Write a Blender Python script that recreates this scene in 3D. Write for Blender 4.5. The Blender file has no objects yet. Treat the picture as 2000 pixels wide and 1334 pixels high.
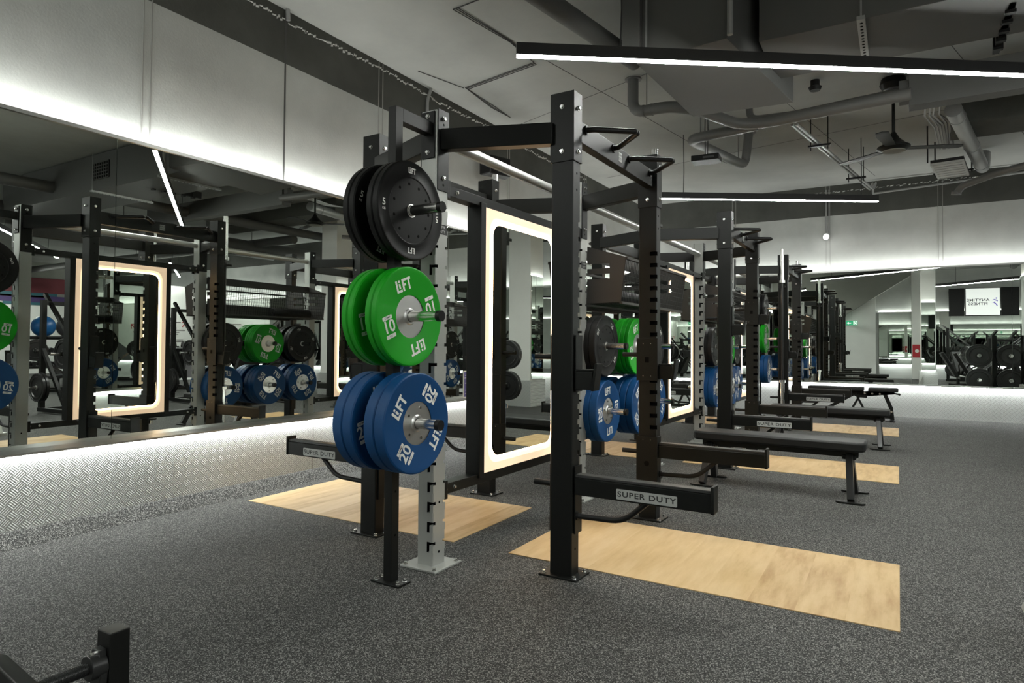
import bpy, math, random
from mathutils import Vector, Matrix
R = math.radians
random.seed(7)
S = bpy.context.scene
C = S.collection

# ------------------------------------------------------------------ camera
F_PX, CY, PITCH, ROLL, YAW, EYE = 1257.242, 644.69, 0.0228927, -0.0068383, 0.5403829, 1.10
L = Vector((math.cos(YAW), math.sin(YAW), 0)); D = Vector((-math.sin(YAW), math.cos(YAW), 0)); Z = Vector((0, 0, 1))
FW = math.cos(PITCH)*D + math.sin(PITCH)*Z; U2 = -math.sin(PITCH)*D + math.cos(PITCH)*Z
RT = math.cos(ROLL)*L - math.sin(ROLL)*U2; UP = math.sin(ROLL)*L + math.cos(ROLL)*U2
cam = bpy.data.cameras.new('camera'); camo = bpy.data.objects.new('camera', cam); C.objects.link(camo)
cam.sensor_width = 36.0; cam.lens = 36.0*F_PX/2000.0; cam.shift_y = -(667.0-CY)/2000.0; cam.clip_start = 0.05
m = Matrix((RT, UP, -FW)).transposed().to_4x4(); m.translation = Vector((0, 0, EYE)); camo.matrix_world = m
S.camera = camo

# ------------------------------------------------------------------ world, exposure, light levels
w = bpy.data.worlds.new('world'); S.world = w; w.use_nodes = True
w.node_tree.nodes['Background'].inputs[0].default_value = (0.6, 0.62, 0.62, 1)
w.node_tree.nodes['Background'].inputs[1].default_value = 0.05
S.view_settings.view_transform = 'Standard'; S.view_settings.look = 'None'
S.view_settings.exposure = 2.5; S.view_settings.gamma = 1.0
try: S.view_settings.use_curve_mapping = False
except Exception: pass
PENDANT, COVE_UP, COVE_DOWN, BAND_LINE, BAND = 35.0, 16.0, 18.0, 5.8, .13
cy = S.cycles
cy.max_bounces = 10; cy.diffuse_bounces = 4; cy.glossy_bounces = 6; cy.transmission_bounces = 4
cy.caustics_reflective = False; cy.caustics_refractive = False; cy.sample_clamp_indirect = 4.0
cy.use_denoising = True

# ------------------------------------------------------------------ materials
MT = {}
def mat(name, col, rough=.5, metal=0., emit=0., spec=.5, coat=0.):
    if name in MT: return MT[name]
    mm = bpy.data.materials.new(name); mm.use_nodes = True; MT[name] = mm
    b = mm.node_tree.nodes['Principled BSDF']
    b.inputs['Base Color'].default_value = (*col, 1); b.inputs['Roughness'].default_value = rough
    b.inputs['Metallic'].default_value = metal; b.inputs['Specular IOR Level'].default_value = spec
    b.inputs['Coat Weight'].default_value = coat
    if emit:
        b.inputs['Emission Color'].default_value = (*col, 1); b.inputs['Emission Strength'].default_value = emit
    return mm
def N(mm, typ, **kw):
    n = mm.node_tree.nodes.new(typ)
    for k, v in kw.items(): setattr(n, k, v)
    return n
def K(mm, a, b): mm.node_tree.links.new(a, b)
def math_(mm, op, a, b=None, c=None):
    n = N(mm, 'ShaderNodeMath', operation=op)
    for i, x in enumerate((a, b, c)):
        if x is None: continue
        if isinstance(x, (int, float)): n.inputs[i].default_value = x
        else: K(mm, x, n.inputs[i])
    return n.outputs[0]
def ramp(mm, fac, stops, interp='LINEAR'):
    n = N(mm, 'ShaderNodeValToRGB'); n.color_ramp.interpolation = interp
    e = n.color_ramp.elements
    while len(e) < len(stops): e.new(0.5)
    for i, (p, c) in enumerate(stops): e[i].position = p; e[i].color = (*c, 1) if len(c) == 3 else c
    K(mm, fac, n.inputs[0]); return n.outputs[0]
def bsdf(mm): return mm.node_tree.nodes['Principled BSDF']
def coords(mm): return N(mm, 'ShaderNodeTexCoord').outputs['Object']
def noise(mm, vec, scale, detail=3., rough=.5):
    n = N(mm, 'ShaderNodeTexNoise'); n.inputs['Scale'].default_value = scale; n.inputs['Detail'].default_value = detail
    n.inputs['Roughness'].default_value = rough; K(mm, vec, n.inputs['Vector']); return n.outputs['Fac']
def bump(mm, h, strength, dist):
    n = N(mm, 'ShaderNodeBump'); n.inputs['Strength'].default_value = strength; n.inputs['Distance'].default_value = dist
    K(mm, h, n.inputs['Height']); K(mm, n.outputs[0], bsdf(mm).inputs['Normal'])
def mapping(mm, vec, scale=(1, 1, 1), rot=(0, 0, 0)):
    n = N(mm, 'ShaderNodeMapping'); n.inputs['Scale'].default_value = scale; n.inputs['Rotation'].default_value = rot
    K(mm, vec, n.inputs['Vector']); return n.outputs[0]

def rubber_material():
    mm = mat('speckled_rubber', (.03, .03, .03), .75, spec=.3); co = coords(mm)
    v = N(mm, 'ShaderNodeTexVoronoi', feature='F1'); v.inputs['Scale'].default_value = 300; K(mm, co, v.inputs['Vector'])
    sp = N(mm, 'ShaderNodeSeparateColor'); K(mm, v.outputs['Color'], sp.inputs[0])
    col = ramp(mm, sp.outputs[0], [(0, (.012, .0122, .0118)), (.36, (.038, .0385, .0365)), (.60, (.095, .096, .091)), (.82, (.27, .27, .255))], 'CONSTANT')
    n2 = noise(mm, co, 2.5, 4)
    mx = N(mm, 'ShaderNodeMix', data_type='RGBA', blend_type='MULTIPLY'); mx.inputs[0].default_value = .5
    K(mm, col, mx.inputs[6]); K(mm, ramp(mm, n2, [(.3, (.75, .75, .75)), (.7, (1, 1, 1))]), mx.inputs[7])
    K(mm, mx.outputs[2], bsdf(mm).inputs['Base Color']); bump(mm, sp.outputs[1], .35, .002)
    return mm
def wood_material():
    mm = mat('oak_board', (.5, .34, .18), .5, spec=.3); co = coords(mm)
    sx = N(mm, 'ShaderNodeSeparateXYZ'); K(mm, co, sx.inputs[0])
    pl = math_(mm, 'FLOOR', math_(mm, 'MULTIPLY', sx.outputs[0], 5.3))
    wn = N(mm, 'ShaderNodeTexWhiteNoise', noise_dimensions='1D'); K(mm, pl, wn.inputs['W'])
    cb = N(mm, 'ShaderNodeCombineXYZ'); K(mm, math_(mm, 'MULTIPLY', sx.outputs[0], 7.0), cb.inputs[0])
    K(mm, math_(mm, 'ADD', math_(mm, 'MULTIPLY', sx.outputs[1], 1.3), math_(mm, 'MULTIPLY', wn.outputs[0], 40)), cb.inputs[1])
    g = noise(mm, cb.outputs[0], 2.2, 6, .6)
    f = math_(mm, 'ADD', math_(mm, 'MULTIPLY', g, .75), math_(mm, 'MULTIPLY', wn.outputs[0], .25))
    col = ramp(mm, f, [(.25, (.44, .275, .12)), (.42, (.60, .42, .21)), (.55, (.66, .48, .26)), (.75, (.73, .56, .34))])
    K(mm, col, bsdf(mm).inputs['Base Color']); return mm
def checker_plate_material(name, ax):
    # five-bar tread plate: squares turned 45 degrees, bars alternating in direction
    mm = mat(name, (.5, .51, .5), .45, .25, spec=.5); co = coords(mm)
    sx = N(mm, 'ShaderNodeSeparateXYZ'); K(mm, co, sx.inputs[0])
    a, b = sx.outputs[ax], sx.outputs[2]; k = 1/.044
    u = math_(mm, 'MULTIPLY', math_(mm, 'ADD', a, b), k*.7071); v = math_(mm, 'MULTIPLY', math_(mm, 'SUBTRACT', a, b), k*.7071)
    par = math_(mm, 'MODULO', math_(mm, 'ADD', math_(mm, 'ADD', math_(mm, 'FLOOR', u), math_(mm, 'FLOOR', v)), 4000), 2)
    fu, fv = math_(mm, 'FRACT', u), math_(mm, 'FRACT', v)
    def bars(p, q):
        s = math_(mm, 'SUBTRACT', 1.0, math_(mm, 'ABSOLUTE', math_(mm, 'SUBTRACT', math_(mm, 'MULTIPLY', math_(mm, 'FRACT', math_(mm, 'MULTIPLY', p, 4)), 2), 1)))
        s = math_(mm, 'MINIMUM', math_(mm, 'MAXIMUM', math_(mm, 'SUBTRACT', math_(mm, 'MULTIPLY', s, 2.2), .7), 0), 1)
        e = math_(mm, 'LESS_THAN', math_(mm, 'ABSOLUTE', math_(mm, 'SUBTRACT', q, .5)), .43)
        return math_(mm, 'MULTIPLY', s, e)
    h = math_(mm, 'ADD', math_(mm, 'MULTIPLY', bars(fu, fv), par), math_(mm, 'MULTIPLY', bars(fv, fu), math_(mm, 'SUBTRACT', 1, par)))
    bump(mm, h, 1.0, .0022)
    K(mm, ramp(mm, h, [(0, (.40, .415, .40)), (1, (.74, .76, .74))]), bsdf(mm).inputs['Base Color'])  # bars lighter than the ground: their glints put into the colour
    return mm
def concrete_material(name, c, var=.12, sc=1.6):
    mm = mat(name, c, .8, spec=.2); co = coords(mm)
    n1 = noise(mm, co, sc, 6, .6)
    lo = tuple(x*(1-var) for x in c); hi = tuple(x*(1+var) for x in c)
    K(mm, ramp(mm, n1, [(.3, lo), (.7, hi)]), bsdf(mm).inputs['Base Color'])
    bump(mm, noise(mm, co, 70, 4), .25, .004); return mm
RUB = rubber_material(); WOOD = wood_material()
PLATE_Y = checker_plate_material('tread_plate_side', 1); PLATE_X = checker_plate_material('tread_plate_end', 0)
WALL = concrete_material('pale_concrete', (.49, .505, .485)); BANDM = concrete_material('charcoal_paint', (.088, .091, .083), .2)
CEIL = concrete_material('grey_soffit', (.36, .37, .35), .15, .7)
WHITEW = concrete_material('white_paint', (.80, .81, .78), .04)
GREYW = concrete_material('grey_paint', (.30, .305, .275), .06)
BLK = mat('black_powder_coat', (.0052, .0058, .0050), .44, spec=.26)
BLK2 = mat('black_plastic', (.006, .006, .006), .5, spec=.3)
HOLE_SHADE = mat('hole_shade', (.003, .003, .003), .9, spec=.1)  # near-black put in as the shade inside slots, holes and grille
SILV = mat('silver_powder_coat', (.40, .41, .385), .36, .25, spec=.5)
CHR = mat('chrome', (.72, .72, .70), .2, 1.)
STEEL = mat('brushed_steel', (.74, .74, .72), .34, 1.)
BOLT = mat('zinc_bolt', (.62, .62, .60), .25, 1.)
MIR = mat('mirror_silver', (.74, .78, .74), .0, 1.)
GRN = mat('green_rubber', (.007, .34, .010), .45, spec=.3); BLU = mat('blue_rubber', (.004, .060, .19), .48, spec=.3)
SATIN = mat('satin_black_sheet', (.05, .047, .044), .5, spec=.3)
BRUB10 = mat('black_rubber_warm_lit', (.011, .0105, .010), .5, spec=.25)  # lighter, warmer copy of black rubber: lit-mirror glow put into the colour
BRUB = mat('black_rubber', (.0032, .0032, .0032), .5, spec=.22)
PRINT = mat('white_print', (.85, .85, .81), .6); DPRINT = mat('dark_print', (.02, .02, .02), .6)
PAD = mat('black_vinyl', (.012, .0125, .0125), .48, spec=.35); RED = mat('red_paint', (.45, .02, .03), .5)
PIPE = mat('grey_pvc', (.15, .152, .147), .45); DPIPE = mat('dark_grey_duct', (.085, .086, .082), .55)
GALV = mat('galvanised', (.34, .345, .34), .38, .5); CABLE = mat('dark_cable', (.03, .03, .03), .6)
SIGNW = mat('label_plate', (.46, .47, .45), .4); SCREEN = mat('screen_glow', (.93, .95, .93), .4, emit=.16)
SCREENT = mat('screen_letters', (.02, .02, .05), .4); PURP = mat('purple_logo', (.09, .05, .55), .4, emit=.1)
EXITG = mat('exit_green', (.02, .30, .14), .4, emit=.2); EXITW = mat('exit_white', (.85, .9, .85), .4, emit=.3)
FLY = mat('flyer_purple', (.10, .09, .27), .5); FLY2 = mat('flyer_blue', (.08, .10, .30), .5)
LEDW = mat('pendant_diffuser', (.975, 1., .95), .5, emit=PENDANT); LEDU = mat('cove_led_up', (.98, 1., .96), .5, emit=COVE_UP)
LEDD = mat('cove_led_down', (.97, 1., .98), .5, emit=COVE_DOWN)
WARM = mat('warm_diffuser', (1., .72, .50), .5, emit=BAND); WARM2 = mat('warm_diffuser_bright', (1., .72, .46), .5, emit=BAND*2.2); WARML = mat('warm_led_line', (1., .66, .36), .5, emit=BAND_LINE)  # border glow fading outward is put in as steps of emission
LAMPG = mat('lamp_glass', (1., 1., .97), .4, emit=3.)
TERR = mat('terracotta', (.42, .16, .08), .6); TEAL = mat('teal_paint', (.03, .13, .16), .6); MAROON = mat('maroon_paint', (.16, .025, .035), .6)
VIOL = mat('violet_paint', (.07, .04, .15), .6); BALLB = mat('blue_ball', (.01, .10, .28), .35); BALLG = mat('grey_ball', (.09, .085, .085), .4)
FOAMC = mat('cracked_filler', (.50, .505, .49), .9); SEAMC = mat('dark_joint', (.08, .08, .078), .9)  # dark lines of the wall seam and ceiling slab joints
TRIMW = mat('pale_trim', (.30, .30, .285), .5); ALU = mat('aluminium_trim', (.33, .335, .32), .35, .7)

# ------------------------------------------------------------------ mesh helpers
I4 = Matrix.Identity(4)
TXT = {}
def text_geo(s, off=0.0, spacing=1.0):
    key = (s, off, spacing)
    if key in TXT: return TXT[key]
    cu = bpy.data.curves.new('lettering', 'FONT'); cu.body = s; cu.size = 1.0; cu.offset = off; cu.space_character = spacing
    cu.align_x = 'CENTER'; cu.align_y = 'CENTER'; cu.resolution_u = 3; cu.fill_mode = 'FRONT'
    o = bpy.data.objects.new('lettering', cu); C.objects.link(o)
    dg = bpy.context.evaluated_depsgraph_get(); me = bpy.data.meshes.new_from_object(o.evaluated_get(dg))
    vs = [v.co.copy() for v in me.vertices]; fs = [tuple(p.vertices) for p in me.polygons]
    C.objects.unlink(o); bpy.data.objects.remove(o); bpy.data.curves.remove(cu); bpy.data.meshes.remove(me)
    TXT[key] = (vs, fs); return TXT[key]
class MB:
    def __init__(s): s.v = []; s.f = []; s.m = []; s.T = I4
    def add(s, vs, fs, m=0):
        b = len(s.v); T = s.T
        s.v += [T @ Vector(p) for p in vs]; flip = T.determinant() < 0
        for f in fs: s.f.append(tuple(b+i for i in (reversed(f) if flip else f))); s.m.append(m)
        return s
    def box(s, x0, x1, y0, y1, z0, z1, m=0):
        return s.add([(x0,y0,z0),(x1,y0,z0),(x1,y1,z0),(x0,y1,z0),(x0,y0,z1),(x1,y0,z1),(x1,y1,z1),(x0,y1,z1)],
                     [(0,3,2,1),(4,5,6,7),(0,1,5,4),(1,2,6,5),(2,3,7,6),(3,0,4,7)], m)
    def prism(s, poly, z0, z1, m=0, mats=None):      # poly counter-clockwise in xy, extruded in z
        n = len(poly); vs = [(x, y, z0) for x, y in poly]+[(x, y, z1) for x, y in poly]
        s.add(vs, [tuple(range(n-1, -1, -1)), tuple(range(n, 2*n))], m)
        b = len(s.v)-2*n; flip = s.T.determinant() < 0
        for i in range(n):
            j = (i+1) % n; q = (b+i, b+j, b+n+j, b+n+i)
            s.f.append(tuple(reversed(q)) if flip else q); s.m.append(mats[i] if mats else m)
        return s
    def prism_y(s, poly, y0, y1, m=0):               # poly in xz
        T = s.T; s.T = T @ Matrix(((1,0,0,0),(0,0,-1,0),(0,1,0,0),(0,0,0,1))); s.prism(poly, -y1, -y0, m); s.T = T; return s
    def prism_x(s, poly, x0, x1, m=0):               # poly in yz
        T = s.T; s.T = T @ Matrix(((0,0,1,0),(1,0,0,0),(0,1,0,0),(0,0,0,1))); s.prism(poly, x0, x1, m); s.T = T; return s
    def bar(s, a, b, w, h, m=0, up=(0,0,1)):         # rectangular bar from a to b, w sideways, h along up
        a, b = Vector(a), Vector(b); d = b-a; l = d.length; d.normalize(); u = Vector(up)
        x = d.cross(u); x.normalize(); u = x.cross(d)
        T = s.T; M = Matrix((x, d, u)).transposed().to_4x4(); M.translation = a; s.T = T @ M
        s.box(-w/2, w/2, 0, l, -h/2, h/2, m); s.T = T; return s
    def tube(s, pts, r, n=12, m=0, bend=0., caps=True, rads=None):
        P = [Vector(p) for p in pts]
        if bend and len(P) > 2:
            Q = [P[0]]
            for i in range(1, len(P)-1):
                a, b, c = P[i-1], P[i], P[i+1]; d1 = (a-b).normalized(); d2 = (c-b).normalized()
                k = min(bend, (a-b).length*.48, (c-b).length*.48)
                for t in range(6):
                    t /= 5; p0 = b+d1*k; p1 = b+d2*k; Q.append((1-t)**2*p0+2*t*(1-t)*b+t*t*p1)
            Q.append(P[-1]); P = Q
        d = (P[1]-P[0]).normalized(); u = d.orthogonal().normalized(); vs = []
        for i, p in enumerate(P):
            t = (P[min(i+1, len(P)-1)]-P[max(i-1, 0)]).normalized()
            u = (u-t*u.dot(t)).normalized(); w_ = t.cross(u); rr = rads[i] if rads else r
            vs += [p+(u*math.cos(2*math.pi*k/n)+w_*math.sin(2*math.pi*k/n))*rr for k in range(n)]
        fs = []
        for i in range(len(P)-1):
            for k in range(n):
                j = (k+1) % n; fs.append((i*n+k, i*n+j, (i+1)*n+j, (i+1)*n+k))
        if caps: fs += [tuple(range(n-1, -1, -1)), tuple(range((len(P)-1)*n, len(P)*n))]
        return s.add(vs, fs, m)
    def cyl(s, a, b, r, n=16, m=0, r2=None): return s.tube([a, b], r, n, m, rads=None if r2 is None else [r, r2])
    def lathe(s, prof, n=32, m=0, mats=None, axis='Z'):   # prof of (radius, height); height along axis
        vs = []; fs = []; ms = []
        for r, h in prof:
            for k in range(n):
                a = 2*math.pi*k/n; x, y = r*math.cos(a), r*math.sin(a)
                vs.append({'Z': (x, y, h), 'X': (h, x, y), 'Y': (y, h, x)}[axis])
        b = len(s.v); s.add(vs, [], 0); flip = s.T.determinant() < 0
        for i in range(len(prof)-1):
            for k in range(n):
                j = (k+1) % n; q = (b+i*n+k, b+i*n+j, b+(i+1)*n+j, b+(i+1)*n+k)
                s.f.append(tuple(reversed(q)) if flip else q); s.m.append(mats[i] if mats else m)
        return s
    def sphere(s, c, r, m=0, n=16, k=10):
        T = s.T; s.T = T @ Matrix.Translation(c)
        s.lathe([(max(1e-4, r*math.sin(math.pi*i/k)), -r*math.cos(math.pi*i/k)) for i in range(k+1)], n, m); s.T = T; return s
    def text(s, body, size, M, m=0, off=0., spacing=1., xs=1.):
        vs, fs = text_geo(body, off, spacing); T = s.T; s.T = T @ M
        s.add([(v.x*size*xs, v.y*size, 0) for v in vs], fs, m); s.T = T; return s
    def ring(s, a, b, M, m=0):                       # flat ring between two rounded rectangles (w, h, r)
        def rr(w, h, r):
            o = []
            for cx, cy_, a0 in ((w/2-r, h/2-r, 0), (-w/2+r, h/2-r, 90), (-w/2+r, -h/2+r, 180), (w/2-r, -h/2+r, 270)):
                for k in range(9): t = R(a0+k*90/8); o.append((cx+r*math.cos(t), cy_+r*math.sin(t), 0))
            return o
        A = rr(*a); n = len(A); T = s.T; s.T = T @ M
        if b is None: s.add(A, [tuple(range(n))], m)
        else:
            B = rr(*b); s.add(A+B, [(i, (i+1) % n, n+(i+1) % n, n+i) for i in range(n)], m)
        s.T = T; return s
    def build(s, name, mats, parent=None, smooth=True, bevel=0.):
        me = bpy.data.meshes.new(name); me.from_pydata([tuple(v) for v in s.v], [], s.f)
        for x in (mats if isinstance(mats, (list, tuple)) else [mats]): me.materials.append(x)
        me.polygons.foreach_set('material_index', s.m); me.update()
        if smooth:
            me.polygons.foreach_set('use_smooth', [True]*len(me.polygons)); me.set_sharp_from_angle(angle=R(34))
        o = bpy.data.objects.new(name, me); C.objects.link(o)
        if parent is not None: o.parent = parent
        if bevel:
            b = o.modifiers.new('edge', 'BEVEL'); b.width = bevel; b.segments = 2; b.limit_method = 'ANGLE'; b.angle_limit = R(50)
        return o
def at(x, y, z, rz=0.): return Matrix.Translation((x, y, z)) @ Matrix.Rotation(rz, 4, 'Z')
def tag(o, label, cat, group=None):
    o['label'] = label; o['category'] = cat
    if group: o['group'] = group
    return o
def thing(name, label, cat, loc=(0, 0, 0), rz=0., group=None):
    o = bpy.data.objects.new(name, None); C.objects.link(o); o.empty_display_size = .1
    o.location = loc; o.rotation_euler = (0, 0, rz); return tag(o, label, cat, group)
KIDS = {}
def kids(o): return [c for c in bpy.data.objects if c.parent == o]
def dup(root, loc, rz=0., label=None, rot=None):
    def cp(o, parent):
        c = o.copy(); C.objects.link(c); c.parent = parent
        for ch in KIDS[o.name]: cp(ch, c)
        return c
    def scan(o):
        KIDS[o.name] = list(o.children)
        for ch in o.children: scan(ch)
    if root.name not in KIDS: scan(root)
    r = cp(root, None); r.location = loc; r.rotation_euler = rot if rot else (0, 0, rz)
    if label: r['label'] = label
    return r
def struct(name, mb, mats, **k):
    o = mb.build(name, mats, **k); o['kind'] = 'structure'; return o

# ------------------------------------------------------------------ room shell
XW, XR_, YF, YB, ZC = -4.32, 17.0, 12.16, -3.0, 3.85
b = MB(); b.box(XW-.1, XR_+.1, YB-.1, YF+.1, -.12, 0); struct('floor', b, RUB, smooth=False)
b = MB(); b.box(XW-.1, XR_+.1, YB-.1, YF+.1, ZC, ZC+.1); struct('ceiling', b, CEIL, smooth=False)
# upper walls pale, with the dark painted band under the ceiling
def wall_x(name, x0, x1, y0, y1, split):
    b = MB(); b.box(x0, x1, y0, y1, 0, split, 0); b.box(x0, x1, y0, y1, split, ZC, 1); struct(name, b, [WALL, BANDM], smooth=False)
wall_x('wall_left', XW-.1, XW, YB, YF, 3.405)
wall_x('wall_back', XW, XR_, YF, YF+.1, 3.335)
wall_x('wall_front', XW, XR_, YB-.1, YB, 3.84)
b = MB(); b.box(XR_, XR_+.1, YB, YF, 0, 2.6, 0); b.box(XR_, XR_+.1, YB, YF, 2.6, ZC, 1); struct('wall_right', b, [WHITEW, GREYW], smooth=False)
# panel joints in the concrete walls (pairs of thin cover strips)
n = 0
for y in (-2.6, -.2, 2.375, 4.645, 7.05, 9.45):
    b = MB()
    for dy in (0, .055): b.box(XW, XW+.004, y+dy, y+dy+.008, 2.40, ZC)
    n += 1; struct('trim_%d' % n, b, TRIMW, smooth=False)
b = MB(); b.box(XW, XW+.003, 3.53, 3.545, 2.40, ZC); n += 1; struct('trim_%d' % n, b, SEAMC, smooth=False)
for x in (-2.6, -1.05, .55, 2.1):
    b = MB()
    for dx in (0, .06): b.box(x+dx, x+dx+.008, YF-.004, YF, 2.40, ZC)
    n += 1; struct('trim_%d' % n, b, TRIMW, smooth=False)
# dado of tread plate with coved rubber skirting, and the nosing that hides the downlight
b = MB(); b.box(XW, -4.115, YB, YF, 0, .488); struct('trim_30', b, PLATE_Y, smooth=False)
b = MB(); b.prism_y([(-4.115, 0), (-4.012, 0), (-4.10, .070), (-4.115, .075)], YB, 11.93); struct('baseboard_left', b, RUB, smooth=False)
b = MB(); b.box(XW, XR_, 11.93, YF, 0, .505); struct('trim_31', b, PLATE_X, smooth=False)
b = MB(); b.box(-.6, XR_, YB, -2.85, 0, .49); struct('trim_32', b, PLATE_X, smooth=False)
for nm, (x0, x1, y0, y1, z0, z1) in dict(trim_20=(-4.25, -4.083, YB, 11.88, .480, .492), trim_21=(-4.25, XR_, 11.895, 12.05, .500, .512),
        trim_22=(-.6, XR_, -2.95, -2.80, .49, .505), trim_23=(-4.252, -4.238, YB, 12.04, 2.392, 2.414), trim_24=(-4.25, XR_, 12.038, 12.052, 2.352, 2.375), trim_25=(-.6, XR_, -2.952, -2.938, 2.362, 2.385)).items():
    b = MB(); b.box(x0, x1, y0, y1, z0, z1); struct(nm, b, ALU, smooth=False)
# wall joint of the dado
b = MB(); b.box(-4.115, -4.1135, 3.70, 3.706, .07, .48); struct('trim_26', b, TRIMW, smooth=False)

# LED strips of the coves: thin strips on top of and beneath the wall mirrors
def strip(name, x0, x1, y0, y1, z, up, label, m):
    b = MB(); f = [(0, 1, 2, 3)] if up else [(3, 2, 1, 0)]
    b.box(x0, x1, y0, y1, z-.006 if up else z, z if up else z+.006, 1)
    dz = .0008 if up else -.0008
    b.add([(x0, y0, z+dz), (x1, y0, z+dz), (x1, y1, z+dz), (x0, y1, z+dz)], f, 0)
    return tag(b.build(name, [m, ALU], smooth=False), label, 'light strip', 'LED strips around the wall mirrors')
strip('light_strip', -4.274, -4.256, YB, 12.0, 2.405, True, 'white LED strip along the top of the left wall mirrors', LEDU)
strip('light_strip', -4.112, -4.096, YB, 11.86, .479, False, 'white LED strip under the left wall mirrors above the tread plate', LEDD)
strip('light_strip', -4.1, XR_, 12.056, 12.072, 2.366, True, 'white LED strip along the top of the far wall mirrors', LEDU)
strip('light_strip', -4.0, XR_, 11.910, 11.927, .499, False, 'white LED strip under the far wall mirrors above the tread plate', LEDD)
strip('light_strip', -.6, XR_, -2.986, -2.970, 2.376, True, 'white LED strip topping the mirrors below the screen, seen reflected', LEDU)
strip('light_strip', -.6, XR_, -2.838, -2.82, .489, False, 'white LED strip under the mirrors below the screen, seen reflected', LEDD)

# wall mirrors: one pane per thing
def pane(x0, x1, y0, y1, z0, z1, label):
    b = MB(); b.box(x0, x1, y0, y1, z0, z1); return tag(b.build('wall_mirror', MIR, smooth=False), label, 'mirror', 'frameless wall mirrors')
ys = [-3.0, -.30, 2.19, 4.42, 6.7, 9.1, 12.04]
nmL = ['left wall mirror behind the camera position, out of the frame', 'left wall mirror nearest the camera, cut by the photo edge', 'left wall mirror reflecting the nearest lit mirror, second from the left edge',
       'left wall mirror behind the gap between the first and second racks', 'left wall mirror behind the second rack', 'left wall mirror behind the third rack, beside the far corner']
for i in range(6): pane(-4.266, -4.25, ys[i]+.0015, ys[i+1]-.0015, .47, 2.401, nmL[i])
xs = [-4.25, -2.2, .184, 1.46, 3.9, 6.9, 9.6]
nmF = ['far wall mirror in the left corner behind the third rack', 'far wall mirror reflecting the green exit sign and pale slope', 'far wall mirror reflecting the bright screen and weight machines',
       'far wall mirror cut by the right photo edge', 'far wall mirror outside the frame to the right', 'far wall mirror in the right corner outside the frame']
for i in range(6): pane(xs[i]+.0015, xs[i+1]-.0015, 12.05, 12.066, .49, 2.362, nmF[i])
pane(-.6, 4.2, -2.966, -2.95, .48, 2.372, 'mirror below the bright screen on the wall behind, seen only reflected')
pane(4.203, 10.5, -2.966, -2.95, .48, 2.372, 'mirror right of the bright screen on the wall behind, seen only reflected')

# wooden lifting platforms let into the rubber
WR = 'oak lifting platforms let into the floor'
def platform(x0, x1, y0, y1, label):
    b = MB(); b.box(x0, x1, y0, y1, -.002, .004); return tag(b.build('lifting_platform', WOOD, smooth=False, bevel=.001), label, 'platform', WR)
platform(-1.769, 0, 2.928, 3.817, 'oak platform board in the floor under the nearest rack, aisle side')
platform(-1.76, 0, 6.074, 6.944, 'oak platform board in the floor under the second rack, aisle side')
platform(-1.75, 0, 9.283, 10.218, 'oak platform board in the floor under the third rack, aisle side')
platform(-3.888, -2.127, 2.928, 3.817, 'oak platform board beside the tread plate wall under the nearest rack')
platform(-3.87, -2.09, 6.074, 6.944, 'oak platform board beside the left wall under the second rack')
platform(-3.85, -2.05, 9.283, 10.218, 'oak platform board beside the left wall under the third rack')

# ------------------------------------------------------------------ power racks
RZ = R(-.69); BAYS = [(-2.003, 3.413), (-1.965, 6.613), (-1.927, 9.810)]
ORD = ['nearest', 'second', 'third']
def BW(k, p, q, z=0.):
    o = BAYS[k]; return (o[0]+p*math.cos(RZ)-q*math.sin(RZ), o[1]+p*math.sin(RZ)+q*math.cos(RZ), z)
A_, B_ = .058, .039                                  # half size of the black uprights
PP, QQ, GQ = .626, .596, .831

def section(a, b, notch, kind, ch=.004):
    """outline of an upright (ccw); notch = list of (sx, sy) corners cut open; kind None / 'bar' / 'drop'."""
    pts = []; ms = []
    for sx, sy in ((1, -1), (1, 1), (-1, 1), (-1, -1)):
        cut = kind if (sx, sy) in notch else None
        nx, ny, dx = notch.get((sx, sy), (0, 0, 0))
        if cut is None: seq = [(sx*(a-(ch if sx*sy < 0 else 0)), sy*(b-(0 if sx*sy < 0 else ch))), (sx*(a-(0 if sx*sy < 0 else ch)), sy*(b-(ch if sx*sy < 0 else 0)))]; sm = [0, 0]
        elif cut == 'bar': 
            seq = [(sx*(a-nx), sy*b), (sx*(a-nx), sy*(b-ny)), (sx*a, sy*(b-ny))]; sm = [1, 1, 0]
            if sx*sy > 0: seq = [seq[2], seq[1], seq[0]]; 
        else:            # only the inboard end of the slot, cut into the y face
            seq = [(sx*(a-nx), sy*b), (sx*(a-nx), sy*(b-ny)), (sx*(a-nx+dx), sy*(b-ny)), (sx*(a-nx+dx), sy*b), (sx*a, sy*b)]; sm = [1, 1, 1, 0, 0]
            if sx*sy > 0: seq = seq[::-1]; sm = [0, 1, 1, 1, 0]
        pts += seq; ms += sm
    return pts, ms
def upright(b, a, bb, H, notch, zs, hbar, hdrop, cx=0., cy_=0.):
    """slotted tube: prisms of changing outline stacked on each other"""
    T = b.T; b.T = T @ Matrix.Translation((cx, cy_, 0)); z = 0.
    full = section(a, bb, notch, None)
    for zt in sorted(zs):
        z2, z1 = zt-hbar, zt-hbar-hdrop
        b.prism(full[0], z, z1, 0)
        if hdrop > 0:
            p, mm = section(a, bb, notch, 'drop'); b.prism(p, z1, z2, 0, mm)
        p, mm = section(a, bb, notch, 'bar'); b.prism(p, z2, zt, 0, mm); z = zt
    b.prism(full[0], z, H, 0); b.T = T
def bolts(b, pts, m=1, r=.0095, h=.011):
    for (x, y, z), ax in pts:
        d = Vector(ax); b.cyl(Vector((x, y, z)), Vector((x, y, z))+d*.003, r*1.25, 12, m); b.cyl(Vector((x, y, z))+d*.003, Vector((x, y, z))+d*h, r, 6, m)
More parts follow.
